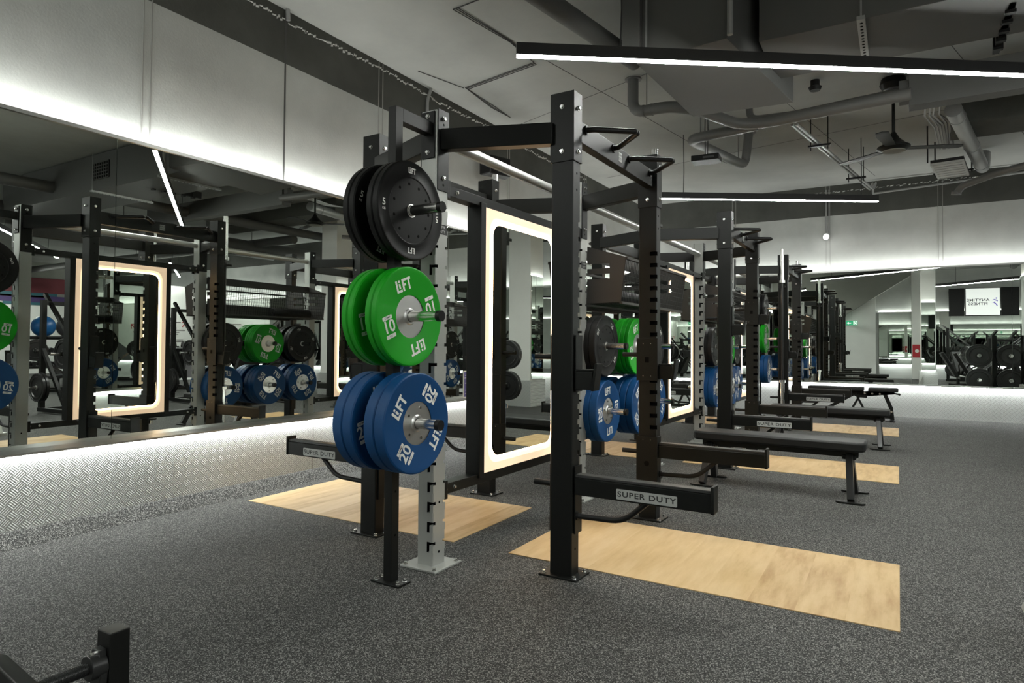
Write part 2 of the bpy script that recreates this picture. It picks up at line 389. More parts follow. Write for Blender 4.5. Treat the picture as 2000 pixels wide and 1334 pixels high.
def floor_plate(sx, sy, off=(0, 0)):
    b = MB(); x, y = off
    b.box(x-sx, x+sx, y-sy, y+sy, 0, .009, 0)
    for i in (-1, 1):
        for j in (-1, 1): bolts(b, [((x+i*(sx-.02), y+j*(sy-.02), .009), (0, 0, 1))], 1, .009, .013)
    return b
def text_on(x, y, z, nrm, up=(0, 0, 1), rot=0.):
    n_ = Vector(nrm).normalized(); u = Vector(up); xx = u.cross(n_).normalized(); u = n_.cross(xx)
    M = Matrix((xx, u, n_)).transposed().to_4x4(); M.translation = (x, y, z); return M @ Matrix.Rotation(rot, 4, 'Z')

def make_rack():
    t = thing('power_rack', 'x', 'rack', BW(0, 0, 0), RZ, 'back-to-back power racks in a row')
    rz_ = [.45+.0735*i for i in range(18)]; gz = [.125+.098*i for i in range(18)]
    for sp in (1, -1):
        for sq in (-1, 1):                          # black uprights
            cx, cq = sp*PP, sq*QQ
            b = MB(); upright(b, A_, B_, 2.315, {(sp, -sq): (.042, .02, .014)}, rz_, .026, 0., cx, cq)
            for z in (.13, .28, 1.93, 1.85, 2.0): b.cyl((cx+sp*(A_-.002), cq-sq*.0, z), (cx+sp*(A_+.0006), cq, z), .0065, 8, 1)
            u = b.build('upright', [BLK, HOLE_SHADE], t)
            floor_plate(.10, .075, (cx, cq)).build('base_plate', [BLK, BOLT], u, bevel=.0015)
            b = MB(); e = .006
            b.box(cx-A_-e, cx+A_+e, cq-B_-e, cq+B_+e, 1.985, 2.322)
            bl = [((cx+sp*(A_+e), cq, z), (sp, 0, 0)) for z in (2.245, 2.035)]+[((cx+dx, cq+sq*(B_+e), z), (0, sq, 0)) for z in (2.25, 2.035) for dx in (0,)]
            bl += [((cx-sp*(A_+e), cq, z), (-sp, 0, 0)) for z in (2.245, 2.035)]+[((cx, cq-sq*(B_+e), z), (0, -sq, 0)) for z in (2.035,)]
            bolts(b, bl); b.build('top_bracket', [BLK, BOLT], t, bevel=.003)
            b = MB(); b.bar((sp*.046, sq*GQ, 2.127), (sp*(PP-A_+.004), sq*(QQ+.035), 2.127), .06, .105); b.build('diagonal_beam', BLK, t, bevel=.003)
        b = MB(); b.box(min(sp*.612, sp*.664), max(sp*.612, sp*.664), -QQ+B_-.004, QQ-B_+.004, 2.108, 2.214)
        pb = b.build('pull_up_beam', BLK, t, bevel=.003)
        for q0, q1 in ((-.45, -.10), (.135, .485)):
            mq = (q0+q1)/2; zz = 2.185
            for q, e in ((q0, -.012), (q1, .012)):
                b = MB(); b.tube([(sp*.662, q, zz), (sp*.70, q+(mq-q)*.04, zz), (sp*.862, mq+e*1.35, zz+.006)], .0145, 12, 0, .03)
                b.sphere((sp*.862, mq+e*1.35, zz+.006), .0145); b.cyl((sp*.664, q, zz), (sp*.672, q, zz), .024, 12)
                b.build('pull_up_handle', BLK2, pb)
        b = MB(); b.box(min(sp*.664, sp*.6655), max(sp*.664, sp*.6655), -.024, .024, 2.135, 2.187, 0)
        for r_ in range(2): b.text(('SUPER', 'DUTY')[r_], .018, text_on(sp*.6662, 0, 2.171-.021*r_, (sp, 0, 0)), 1, .012)
        b.build('name_plate', [SIGNW, DPRINT], pb, smooth=False)
    for sq in (-1, 1):                              # silver centre uprights
        cq = sq*GQ; nt = {(1, j): (.037, .02, .016) for j in (-1, 1)}
        b = MB(); upright(b, .0485, .0485, 2.272, nt, gz, .016, .036, 0, cq)
        for z in (.07, .315): b.cyl((.046, cq, z), (.0492, cq, z), .0065, 8, 1); b.cyl((-.046, cq, z), (-.0492, cq, z), .0065, 8, 1)
        u = b.build('silver_upright', [SILV, HOLE_SHADE], t); u['label'] = 'silver slotted upright'
        floor_plate(.11, .108, (0, cq)).build('base_plate', [SILV, BOLT], u, bevel=.002)
        for sp in (1, -1):
            b = MB(); x = sp*.0485
            b.box(min(x, x+sp*.007), max(x, x+sp*.007), cq-.043, cq+.043, 1.87, 2.278, 0)
            bolts(b, [((x+sp*.007, cq, z), (sp, 0, 0)) for z in (2.235, 1.935)]); b.cyl((x+sp*.006, cq, 1.90), (x+sp*.0075, cq, 1.90), .007, 8, 2); b.cyl((x+sp*.006, cq, 2.205), (x+sp*.0075, cq, 2.205), .007, 8, 2)
            b.build('side_bracket', [BLK, BOLT, HOLE_SHADE], t, bevel=.003)
        b = MB(); b.box(.0495, .051, cq-sq*.03-.0, cq-sq*.03+.001, 1.62, 1.621); 
    for sq in (-1, 1):
        b = MB(); b.box(.0488, .0496, sq*GQ-.045+.002, sq*GQ+.043, 1.652, 1.702, 0)
        for r_ in range(2): b.text(('SUPER', 'DUTY')[r_], .02, text_on(.0499, sq*GQ, 1.688-.022*r_, (1, 0, 0)), 1, .012)
        b.build('name_plate', [DPRINT, SIGNW], t, smooth=False)
    b = MB(); b.cyl((0, -GQ+.046, 2.15), (0, GQ-.046, 2.15), .029, 20); c = b.build('centre_bar', STEEL, t); c['label'] = 'thick polished steel bar'
    return t
rack = make_rack()
rack['label'] = 'nearest black and silver power rack, standing right behind the plate tower'
def rack_copy(k, lab): return dup(rack, BW(k, 0, 0), RZ, lab)
rack_copy(1, 'second black and silver power rack in the row, middle of three')
rack_copy(2, 'third black and silver power rack, farthest of the row by the far wall')

# ------------------------------------------------------------------ lit mirrors hung between the silver uprights
def make_lit_mirror():
    t = thing('lit_mirror', 'x', 'mirror', BW(0, 0, 0, .34), RZ, 'lit mirrors hung in the racks')
    z0, z1 = .39-.34, 1.866-.34; zc = (z0+z1)/2; hh = z1-z0
    b = MB()
    for s in (-1, 1): b.box(min(s*.43, s*.478), max(s*.43, s*.478), -.047, .047, z0-.02, z1+.02)
    b.box(-.43, .43, -.04, .04, z0+.0, z1)
    Tz = Matrix.Rotation(R(90), 4, 'Z')
    for i, p in enumerate(b.v): b.v[i] = Tz @ p
    fr = b.build('frame', BLK, t, bevel=.002)
    for nm, za, zb in (('top_rail', z1, z1+.052), ('bottom_rail', z0-.052, z0)):
        b = MB(); b.box(-.036, .036, -GQ+.047, GQ-.047, za, zb, 0)
        for sp in (-1, 1):
            for q in (-.765, -.69, .69, .765): bolts(b, [((sp*.036, q, (za+zb)/2), (sp, 0, 0))], 1, .0085)
            for q in (-.775, .775): b.box(min(sp*.036, sp*.05), max(sp*.036, sp*.05), q-.012, q+.012, za-.02, zb+.02, 0)
        b.build(nm, [BLK, BOLT], t, bevel=.002)
    for sp in (1, -1):
        x = sp*.0412; M = text_on(x, 0, zc, (sp, 0, 0)); W_ = .86
        b = MB(); b.ring((W_, hh, .002), (W_-.085, hh-.085, .09), M, 0); b.ring((W_-.085, hh-.085, .09), (W_-.132, hh-.132, .075), M, 1); b.build('light_band', [WARM, WARM2], t, smooth=False)
        b = MB(); b.ring((W_-.132, hh-.132, .075), (W_-.160, hh-.160, .070), text_on(x+sp*.0004, 0, zc, (sp, 0, 0)), 0); b.build('led_line', WARML, t, smooth=False)
        b = MB(); b.ring((W_-.159, hh-.159, .070), None, text_on(x+sp*.0002, 0, zc, (sp, 0, 0)), 0); b.build('mirror_glass', MIR, t, smooth=False)
    return t
lm = make_lit_mirror(); lm['label'] = 'tall mirror with warm lit border inside the nearest rack'
dup(lm, BW(1, 0, 0, .34), RZ, 'tall mirror with warm lit border inside the second rack')
dup(lm, BW(2, 0, 0, .34), RZ, 'tall mirror with warm lit border inside the third rack')

# ------------------------------------------------------------------ spotter arms and bar hooks (s: side of the upright that faces the rack's inside)
def make_arm(s):
    t = thing('spotter_arm', 'x', 'spotter arm', (0, 0, 0), 0, 'spotter arms on the rack uprights'); a, bb = A_, B_
    def sleeve(z0, z1, name):
        b = MB(); e = .003
        b.box(-a-.011, a+.011, min(s*(bb+e), s*(bb+.010)), max(s*(bb+e), s*(bb+.010)), z0, z1)
        for sp in (-1, 1): b.box(min(sp*(a+e), sp*(a+.011)), max(sp*(a+e), sp*(a+.011)), min(-s*.022, s*(bb+e)), max(-s*.022, s*(bb+e)), z0, z1)
        b.cyl((0, s*(bb+.009), (z0+z1)/2-.01), (0, s*(bb+.0106), (z0+z1)/2-.01), .017, 16, 1)
        for dx in (-.025, .025):
            for zz in (z0+.02, z1-.02): b.cyl((dx, s*(bb+.009), zz), (dx, s*(bb+.0112), zz), .003, 8, 2)
        return b.build(name, [BLK, HOLE_SHADE, BOLT], t, bevel=.002)
    sleeve(0.005, .325, 'sleeve')
    b = MB(); b.box(a+.010, .708, -.031, .031, .193, .274); b.build('arm', BLK, t, bevel=.003)
    b = MB(); b.box(a+.012, .704, -.026, .026, .274, .289); b.build('top_strip', mat('grey_nylon', (.035, .035, .034), .4), t, bevel=.003)
    b = MB(); b.box(.704, .718, -.036, .036, .190, .306); b.build('end_stop', BLK, t, bevel=.003)
    y = -s*.0312
    b = MB(); b.ring((.282, .047, .006), None, text_on(.42, y-s*.0006, .2245, (0, -s, 0)), 0)
    b.text('SUPER DUTY', .034, text_on(.42, y-s*.001, .2245, (0, -s, 0)), 1, .02, 1.12, 1.27); b.build('name_plate', [SIGNW, DPRINT], t, smooth=False)
    b = MB(); b.tube([(a+.009, 0, .088), (.30, 0, .095), (.418, 0, .197)], .0135, 12, 0, .06); b.cyl((a+.010, 0, .088), (a+.018, 0, .088), .021, 12); b.build('brace', BLK2, t)
    b = MB(); b.cyl((-a-.008, s*.018, .222), (-a-.115, s*.018, .222), .0145, 14); b.build('locking_pin', BLK2, t)
    return t
def make_hook(s):
    t = thing('bar_hook', 'x', 'bar hook', (0, 0, 0), 0, 'bar hooks on the rack uprights'); a, bb = A_, B_; e = .003
    b = MB(); b.box(-a-.011, a+.011, min(s*(bb+e), s*(bb+.010)), max(s*(bb+e), s*(bb+.010)), 0, .27)
    for sp in (-1, 1): b.box(min(sp*(a+e), sp*(a+.011)), max(sp*(a+e), sp*(a+.011)), min(-s*.022, s*(bb+e)), max(-s*.022, s*(bb+e)), 0, .27)
    b.box(-.014, .014, min(s*(bb+.009), s*(bb+.0108)), max(s*(bb+.009), s*(bb+.0108)), .115, .15, 1)
    for dx in (-.025, .025):
        for zz in (.03, .235): b.cyl((dx, s*(bb+.009), zz), (dx, s*(bb+.0112), zz), .003, 8, 2)
    b.build('sleeve', [BLK, HOLE_SHADE, BOLT], t, bevel=.002)
    b = MB(); b.box(a+.010, .158, -.03, .03, .012, .098); b.box(a+.011, .15, -.026, .026, .098, .108); b.build('cradle', BLK, t, bevel=.003)
    b = MB(); b.prism_y([(.150, .008), (.164, .008), (.184, .135), (.170, .137)], -.034, .034); b.build('lip', BLK, t, bevel=.002)
    b = MB(); b.cyl((-a-.008, s*.018, .165), (-a-.115, s*.018, .165), .0145, 14); b.build('locking_pin', BLK2, t)
    return t
protos = {}
SIDE = {1: 'aisle-side', -1: 'wall-side'}; ENDN = {-1: 'front', 1: 'rear'}
for k in range(3):
    for sp in (1, -1):
        for sq in (-1, 1):
            s = -sq*sp                                # a copy turned half round serves the wall side
            rz = RZ+(0 if sp == 1 else math.pi)
            lab = 'black %s %%s on the %s upright of the %s rack' % (SIDE[sp], ENDN[sq], ORD[k])
            for mk, nm, z in ((make_arm, 'safety arm', .20), (make_hook, 'bar hook', .878)):
                zz = z
                if nm == 'bar hook' and k == 1 and sp == 1: zz = (1.19 if sq == -1 else 1.33)
                if nm == 'bar hook' and k == 2 and sp == 1: zz = (.93 if sq == -1 else 1.2)
                loc = BW(k, sp*PP, sq*QQ, zz); key = (nm, s)
                if key not in protos:
                    o = mk(s); o.location = loc; o.rotation_euler = (0, 0, rz); protos[key] = o
                else: o = dup(protos[key], loc, rz)
                o['label'] = lab % nm

# ------------------------------------------------------------------ bumper plates
def lift_word(b, h, M, m):
    T = b.T; b.T = T @ M @ Matrix.Scale(h, 4) @ Matrix.Translation((-.93, -.5, 0))
    for x0, x1, y0, y1 in ((0, .21, 0, 1), (.21, .66, 0, .2), (.34, .54, .29, .70), (.34, .54, .79, .99), (.76, .97, 0, 1), (.97, 1.28, .8, 1), (.97, 1.2, .41, .6), (1.28, 1.86, .8, 1), (1.48, 1.69, 0, .8)):
        b.add([(x0, y0, 0), (x1, y0, 0), (x1, y1, 0), (x0, y1, 0)], [(0, 1, 2, 3)], m)
    b.T = T
def make_plate(kind):
    col, t_, num = dict(blue=(BLU, .058, '20'), green=(GRN, .034, '10'), black=(BRUB, .034, '5'), black10=(BRUB10, .05, '10'))[kind]
    o = thing('bumper_plate', 'x', 'weight plate', (0, 0, 0), 0, 'bumper plates on the storage pegs'); r = .2275
    b = MB()
    if kind in ('blue', 'green'):
        pr = [(.098, .003), (.104, .001), (.205, .001), (.208, .0), (.222, .0), (r, .005), (r, t_-.005), (.222, t_), (.208, t_), (.205, t_-.001), (.104, t_-.001), (.098, t_-.003)]
    else:
        pr = [(.026, .004), (.150, .004), (.153, .0015), (.160, .0015), (.163, .003), (.208, .003), (.215, 0), (.222, 0), (r, .005), (r, t_-.005), (.222, t_), (.215, t_), (.208, t_-.003), (.163, t_-.003), (.160, t_-.0015), (.153, t_-.0015), (.150, t_-.004), (.026, t_-.004)]
    b.lathe(pr, 64, 0, axis='X')
    for sx in (1, -1):
        x = (t_-(.0005 if kind in ('blue', 'green') else .0025)) if sx == 1 else (.0005 if kind in ('blue', 'green') else .0025)
        x += sx*.0006; F = lambda a, c, rot=0.: text_on(x, sx*a, c, (sx, 0, 0), rot=rot)
        big = kind in ('blue', 'green')
        for q in (0, 1):
            rr = math.pi*q; sg = 1-2*q
            lift_word(b, .056 if big else .027, F(0, sg*(.150 if big else .184), rr), 1)
            if big:
                b.text(num, .078, F(-sg*.152, 0, rr), 1, .022, 1.0)
                for dz, tx in ((.042, 'COMP'), (-.042, 'KG')):
                    b.ring((.062, .017, .004), None, F(-sg*.152, sg*dz, rr), 1)
                    b.text(tx, .013, text_on(x+sx*.0004, sx*(-sg*.152), sg*dz, (sx, 0, 0), rot=rr), 2, .008)
            else:
                b.text(num, .042, F(-sg*.184, sg*.008, rr), 1, .02); b.text('KG', .014, F(-sg*.184, -sg*.020, rr), 1, .02)
    if not big:
        for i in range(11):
            a = 2*math.pi*i/11
            b.cyl((.0035, .122*math.cos(a), .122*math.sin(a)), (t_-.0035, .122*math.cos(a), .122*math.sin(a)), .0072, 10, 3)
    b.build('rubber_disc', [col, PRINT, DPRINT, HOLE_SHADE], o)
    b = MB()
    if kind in ('blue', 'green'):
        b.lathe([(.026, .0), (.034, 0), (.040, .006), (.099, .006), (.099, t_-.006), (.040, t_-.006), (.034, t_), (.026, t_), (.026, 0)], 40, 0, axis='X')
        if kind == 'blue':
            for i in range(5):
                a = 2*math.pi*(i+.25)/5
                for xx, d in ((t_-.006, 1), (.006, -1)): b.cyl((xx, .072*math.cos(a), .072*math.sin(a)), (xx+d*.004, .072*math.cos(a), .072*math.sin(a)), .007, 10, 1)
        b.build('steel_hub', [STEEL, BOLT], o)
    else:
        b.lathe([(.0255, .002), (.031, .002), (.031, t_-.002), (.0255, t_-.002), (.0255, .002)], 24, 0, axis='X'); b.build('steel_hub', STEEL, o)
    return o
plate_proto = {}; PT = dict(blue=.060, green=.0355, black=.036, black10=.052)
KG = dict(blue='blue 20 kg', green='green 10 kg', black='black 5 kg', black10='black 10 kg')
def put_plate(kind, loc, sp, ang, label):
    rot = (Matrix.Rotation(RZ, 3, 'Z') @ Matrix.Rotation(0 if sp == 1 else math.pi, 3, 'Z') @ Matrix.Rotation(ang, 3, 'X')).to_euler()
    if kind not in plate_proto: o = make_plate(kind); plate_proto[kind] = o; o.location = loc; o.rotation_euler = rot
    else: o = dup(plate_proto[kind], loc, rot=rot)
    o['label'] = label
def stack(k, q, z, sp, kind, n, p0, where, angs=None):
    for i in range(n):
        a = angs[i] if angs else random.uniform(-1.5, 1.5)
        od = '' if n == 1 else (['inner ', 'outer '] if n == 2 else ['innermost ', 'second ', 'outermost '] if n == 3 else ['innermost ', 'second ', 'third ', 'outermost '])[i]
        put_plate(kind, BW(k, sp*(p0+PT[kind]*i), q, z), sp, a, '%s%s plate on the %s' % (od, KG[kind], where))
# plate towers at the two ends of the row
def make_tower():
    t = thing('plate_tower', 'x', 'plate storage', BW(0, 0, -1.126), RZ, 'plate towers at the ends of the rack row')
    b = MB(); b.box(-.024, .024, -.024, .024, .006, 2.21)
    for z in (.22, .42): b.cyl((.023, 0, z), (.0248, 0, z), .006, 8, 1)
    p = b.build('post', [BLK, HOLE_SHADE], t, bevel=.002)
    b = floor_plate(.085, .043); b.build('base_plate', [BLK, BOLT], p, bevel=.0015)
    b = MB(); b.box(-.024, .024, .024, .243, 2.147, 2.21, 0); b.box(-.040, .040, .238, .2465, 2.03, 2.265, 0)
    bolts(b, [((.0, .238, z), (0, -1, 0)) for z in (2.24, 2.06)]); b.build('top_arm', [BLK, BOLT], t, bevel=.002)
    for z in (.742, 1.226, 1.712):
        for sp in (1, -1):
            b = MB(); b.cyl((sp*.024, 0, z), (sp*.268, 0, z), .0235, 20, 0); b.cyl((sp*.262, 0, z), (sp*.284, 0, z), .0245, 20, 1); b.cyl((sp*.024, 0, z), (sp*.031, 0, z), .034, 20, 1)
            b.build('storage_peg', [CHR, BLK2], t)
    return t
tw = make_tower(); tw['label'] = 'black plate tower with six pegs, front end of the rack row'
dup(tw, BW(2, 0, 1.126), RZ+math.pi, 'black plate tower at the far end of the rack row')
for sp in (1, -1):
    for kind, z, a in (('blue', .742, (R(30), R(57))), ('green', 1.226, (R(-30), R(20))), ('black', 1.712, (R(40), 0.))):
        row = {'blue': 'bottom', 'green': 'middle', 'black': 'top'}[kind]
        a2 = a if sp == 1 else ((R(-14), R(10)) if kind != 'black' else (R(16), R(-20)))
        stack(0, -1.126, z, sp, kind, 2, .036, '%s %s peg of the front plate tower' % (SIDE[sp], row), a2)
        stack(2, 1.126, z, sp, kind, 2, .036, '%s %s peg of the far plate tower' % (SIDE[sp], row))
# plate rails between the racks
ZU, ZL = 1.095, .615; QC = (1.055, 1.60, 2.145)
def make_rails():
    t = thing('plate_rail_unit', 'x', 'plate storage', BW(0, 0, 0, .58), RZ, 'plate rails between the racks')
    for z in (ZU-.58, ZL-.58):
        b = MB(); b.box(-.02, .02, GQ+.046, 2.322, z-.03, z+.03); rr = b.build('rail', BLK, t, bevel=.002)
        for q in QC:
            for sp in (1, -1):
                b = MB(); b.cyl((sp*.02, q, z), (sp*.28, q, z), .0235, 18, 0); b.cyl((sp*.274, q, z), (sp*.296, q, z), .0245, 18, 1); b.cyl((sp*.02, q, z), (sp*.03, q, z), .034, 18, 1)
                b.build('storage_peg', [CHR, BLK2], t)
    b = MB(); b.cyl((0, GQ+.046, 2.15-.58), (0, 2.322, 2.15-.58), .029, 20); b.build('top_bar', STEEL, t)
    return t
ru = make_rails(); ru['label'] = 'two plate rails with pegs between the nearest and second racks'
dup(ru, BW(1, 0, 0, .58), RZ, 'two plate rails with pegs between the second and third racks')
GAPN = ['first rack gap', 'second rack gap']; COLN = ['front', 'centre', 'rear']
for k in (0, 1):
    for sp in (1, -1):
        for c, (kind, n) in enumerate((('black10', 2), ('green', 4), ('black10', 2))):
            stack(k, QC[c], ZU, sp, kind, n, .032, '%s upper %s peg in the %s' % (SIDE[sp], COLN[c], GAPN[k]), [0.1*i+.06*c for i in range(n)] if kind == 'green' else None)
        for c, n in enumerate((2, 3, 2)):
            stack(k, QC[c], ZL, sp, 'blue', n, .032, '%s lower %s peg in the %s' % (SIDE[sp], COLN[c], GAPN[k]), [.12*i+.45*c for i in range(n)])

# ------------------------------------------------------------------ mesh baskets above the plate rails
def make_basket():
    t = thing('mesh_basket', 'x', 'basket', BW(0, 0, 0, 1.39), RZ, 'wire mesh baskets in the rack gaps')
    q0, q1 = GQ+.055, 2.312; zb = 1.39
    for nm, q in (('end_plate', q0), ('end_plate', q1-.006)):
        b = MB(); P = lambda x0, x1, z0, z1: b.box(x0, x1, q, q+.006, z0-zb, z1-zb)
        for poly in ([(.05, .01), (.31, .02), (.33, .19), (.05, .19)], [(.225, .19), (.33, .19), (.336, .225), (.225, .225)], [(.05, .225), (.336, .225), (.341, .265), (.05, .265)],
                     [(.225, .265), (.341, .265), (.346, .30), (.225, .30)], [(.05, .30), (.346, .30), (.352, .335), (.05, .43)]): b.prism_y(poly, q, q+.006)
        b.build(nm, SATIN, t, smooth=False)
    b = MB(); w_ = .0017
    x0, z0, x1, z1 = .312, .02, .348, .325
    m_ = 48
    for i in range(m_+1):
        q = q0+(q1-q0)*i/m_; b.tube([(.06, q, .012), (x0, q, .018), (x1, q, z1)], w_, 4)
    for i in range(9):
        f = i/8; b.tube([(x0+(x1-x0)*f, q0, z0+(z1-z0)*f), (x0+(x1-x0)*f, q1, z0+(z1-z0)*f)], w_, 4)
    for i in range(7): b.tube([(.06+.036*i, q0, .013), (.06+.036*i, q1, .013)], w_, 4)
    g = b.build('wire_mesh', BLK, t, smooth=False)
    b = MB(); b.box(.338, .360, q0, q1, z1-.006, z1+.014); b.box(.30, .322, q0, q1, .005, .024); b.box(.05, .056, q0, q1, .01, .14); b.box(.05, .056, q0, q1, .36, .43); b.build('rim', SATIN, t, bevel=.002)
    return t
bk = make_basket(); bk['label'] = 'black wire mesh basket in the first rack gap, aisle side'
q_ = (GQ+.055+2.312)/2
def basket(k, sp, lab):
    if sp == 1: return dup(bk, BW(k, 0, 0, 1.39), RZ, lab)
    return dup(bk, BW(k, 0, 2*q_, 1.39), RZ+math.pi, lab)
basket(0, -1, 'black wire mesh basket in the first rack gap, wall side')
basket(1, 1, 'black wire mesh basket in the second rack gap, aisle side')
basket(1, -1, 'black wire mesh basket in the second rack gap, wall side')
def roller(k, p, q, lab):
    b = MB(); b.lathe([(.012, 0), (.05, 0), (.054, .004), (.054, .55), (.05, .554), (.012, .554), (.012, 0)], 24, 0, axis='Y')
    o = b.build('foam_roller', BLK2); o.location = BW(k, p, q, 1.459); o.rotation_euler = (0, 0, RZ); tag(o, lab, 'foam roller', 'foam rollers lying in the mesh baskets')
roller(0, -.20, 1.62, 'black foam roller lying in the first gap basket, wall side')
roller(0, .20, 1.05, 'black foam roller lying in the first gap basket, aisle side')
roller(1, .20, 1.20, 'black foam roller lying in the second gap basket, aisle side')

# ------------------------------------------------------------------ barbells parked upright on the uprights
def make_barbell():
    t = thing('barbell', 'x', 'barbell', (0, 0, 0), 0, 'barbells parked upright beside the uprights')
    b = MB(); b.cyl((0, 0, .44), (0, 0, 1.75), .0142, 14); b.build('shaft', mat('dark_steel', (.05, .05, .05), .3, .8), t)
    for z0, z1, c in ((0, .43, .43), (1.765, 2.19, 1.745)):
        b = MB(); b.cyl((0, 0, z0), (0, 0, z1), .025, 20); b.cyl((0, 0, c-.002), (0, 0, c+.030), .038, 20); b.build('sleeve', CHR, t)
    return t
def make_bar_holder(dy):
    t = thing('bar_holder', 'x', 'bar holder', (0, 0, 0), 0, 'bar holders bolted to the uprights')
    for z in (.06, 1.66):
        b = MB(); b.box(-.04, .04, min(0, dy*.05), max(0, dy*.05), z, z+.02) if z > 1 else b.box(-.045, .045, min(0, dy*.092), max(0, dy*.092), z-.04, z-.02)
        if z > 1:
            for sx in (-.04, .028): b.box(min(sx, sx+.012), max(sx, sx+.012), min(dy*.05, dy*.10), max(dy*.05, dy*.10), z, z+.02)
        b.build('bracket', BLK, t, bevel=.002)
    return t
bb0 = None; holders = {}
for k, sp, sq, lab in ((0, 1, 1, 'rear aisle side upright of the nearest rack'), (0, -1, 1, 'rear wall side upright of the nearest rack'), (2, 1, -1, 'front aisle side upright of the third rack'),
                       (2, -1, -1, 'front wall side upright of the third rack'), (2, 1, 1, 'rear aisle side upright of the third rack')):
    loc = BW(k, sp*PP, sq*(QQ+B_+.006+.044), .20)
    if bb0 is None: bb0 = make_barbell(); o = bb0; o.location = loc; o.rotation_euler = (0, 0, RZ)
    else: o = dup(bb0, loc, RZ)
    o['label'] = 'chrome barbell standing upright against the '+lab
    hl = BW(k, sp*PP, sq*(QQ+B_), .22)
    if sq not in holders: h = make_bar_holder(sq); holders[sq] = h; h.location = hl; h.rotation_euler = (0, 0, RZ)
    else: h = dup(holders[sq], hl, RZ)
    h['label'] = 'black bar holder bolted to the '+lab

# ------------------------------------------------------------------ benches
def make_flat_bench():
    t = thing('flat_bench', 'x', 'bench', (0, 0, 0), 0, 'flat benches in front of the racks')
    b = MB(); w_, l_ = .14, .61
    ring = []
    b.T = Matrix.Translation((0, 0, 0))
    b.prism([(-l_, -w_+.04), (-l_+.02, -w_+.008), (-l_+.06, -w_), (l_-.06, -w_), (l_-.02, -w_+.008), (l_, -w_+.04), (l_, w_-.04), (l_-.02, w_-.008), (l_-.06, w_), (-l_+.06, w_), (-l_+.02, w_-.008), (-l_, w_-.04)], .352, .42)
    b.build('seat_pad', PAD, t, bevel=.014)
    b = MB(); b.box(-.56, .56, -.035, .035, .30, .352); b.build('spine', BLK, t, bevel=.003)
    for sx in (-1, 1):
        for sy in (-1, 1):
            b = MB(); x = sx*.50
            b.bar((x, sy*.03, .315), (x+sx*.022, sy*.185, .018), .066, .046, 0, (1, 0, 0)); lg = b.build('leg', mat('gunmetal', (.03, .031, .031), .28, .3), t, bevel=.004)
            b = MB(); b.prism([(-.075, -.022), (.075, -.022), (.095, 0), (.075, .022), (-.075, .022), (-.095, 0)], .0, .014); T = Matrix.Translation((x+sx*.02, sy*.205, 0))
            b.v = [T @ v for v in b.v]; b.build('foot', BLK, lg, bevel=.003)
        b = MB(); b.box(sx*.50-.045, sx*.50+.045, -.05, .05, .285, .318); b.build('leg_mount', BLK2, t, bevel=.006)
    return t
fb = make_flat_bench(); fb.location = (-.81, 5.335, 0); fb.rotation_euler = (0, 0, R(-1.2)); fb['label'] = 'black flat bench nearest the camera, beside the nearest rack'
dup(fb, (-.69, 8.165, 0), R(-.6), 'black flat bench farther back, in front of the third rack')
def make_adjustable():
    t = thing('adjustable_bench', 'black adjustable bench with split pads by the tread plate far wall', 'bench', (-.60, 11.2, 0), R(-1))
    def pad(nm, x0, x1):
        b = MB(); b.box(x0, x1, -.13, .13, .435, .49); b.build(nm, PAD, t, bevel=.016)
    pad('back_pad', -.62, .15); pad('seat_pad', .21, .60)
    b = MB(); b.prism_y([(-.5, .435), (.15, .435), (.155, .37), (.22, .36), (.235, .40), (.55, .40), (.55, .435), (.2, .436), (.19, .33), (.06, .335), (-.05, .395), (-.5, .40)], -.03, .03)
    b.build('pad_frame', BLK, t)
    b = MB(); b.bar((.42, 0, .41), (.50, 0, .20), .05, .05, 0, (1, 0, 0)); b.bar((.50, 0, .21), (.52, 0, .015), .05, .055, 0, (1, 0, 0)); b.box(.49, .56, -.2, .2, 0, .02); b.build('leg', BLK, t)
    b = MB(); b.bar((-.55, 0, .07), (.52, 0, .06), .05, .05); b.bar((-.45, 0, .09), (.02, 0, .39), .045, .05, 0, (0, 1, 0)); b.bar((-.05, 0, .09), (.08, 0, .34), .03, .03, 0, (1, 0, 0)); b.bar((.18, 0, .09), (.06, 0, .34), .03, .03, 0, (1, 0, 0)); b.build('base_frame', BLK, t)
    b = MB(); b.cyl((-.60, -.13, .045), (-.60, .13, .045), .045, 18); b.build('wheel', BLK2, t)
    b = MB()
    for x, z in ((-.05, .405), (.16, .40), (.26, .40), (.36, .40), (.51, .14)): b.cyl((x, -.036, z), (x, -.03, z), .014, 12)
    b.build('pivot_cap', BOLT, t)
    b = MB(); b.tube([(.53, 0, .415), (.61, 0, .40)], .012, 10); b.sphere((.61, 0, .40), .018); b.build('handle', BLK2, t)
    return t
make_adjustable()

# ------------------------------------------------------------------ pendant lights
def pendant(x, y, ang, ln, label, cables=(.7, -.9)):
    # ang measured from +Y towards +X; (x, y) is the start of the bar
    dx, dy = math.sin(R(ang)), math.cos(R(ang)); z = 3.015
    t = thing('pendant_light', label, 'light', (x, y, z), math.atan2(dy, dx), 'linear pendant lights under the ceiling')
    b = MB(); b.box(0, ln, -.026, .026, .0, .080); b.build('housing', mat('graphite', (.02, .02, .02), .35), t, bevel=.002)
    b = MB(); b.box(.003, ln-.003, -.019, .019, -.008, .0); b.build('diffuser', LEDW, t, smooth=False)
    for c in cables:
        c = c if c > 0 else ln+c
        b = MB(); b.tube([(c, 0, .080), (c+.01, .01, .35), (c, 0, ZC-z)], .005, 6); b.build('cable', CABLE, t)
pendant(-2.158, 3.626, 55.0, 5.2, 'long white pendant light bar overhead in front, running to the right edge')
pendant(-2.68, 8.10, 57.5, 2.92, 'shorter white pendant light bar hanging behind the racks near the far wall', (.35, -.22))
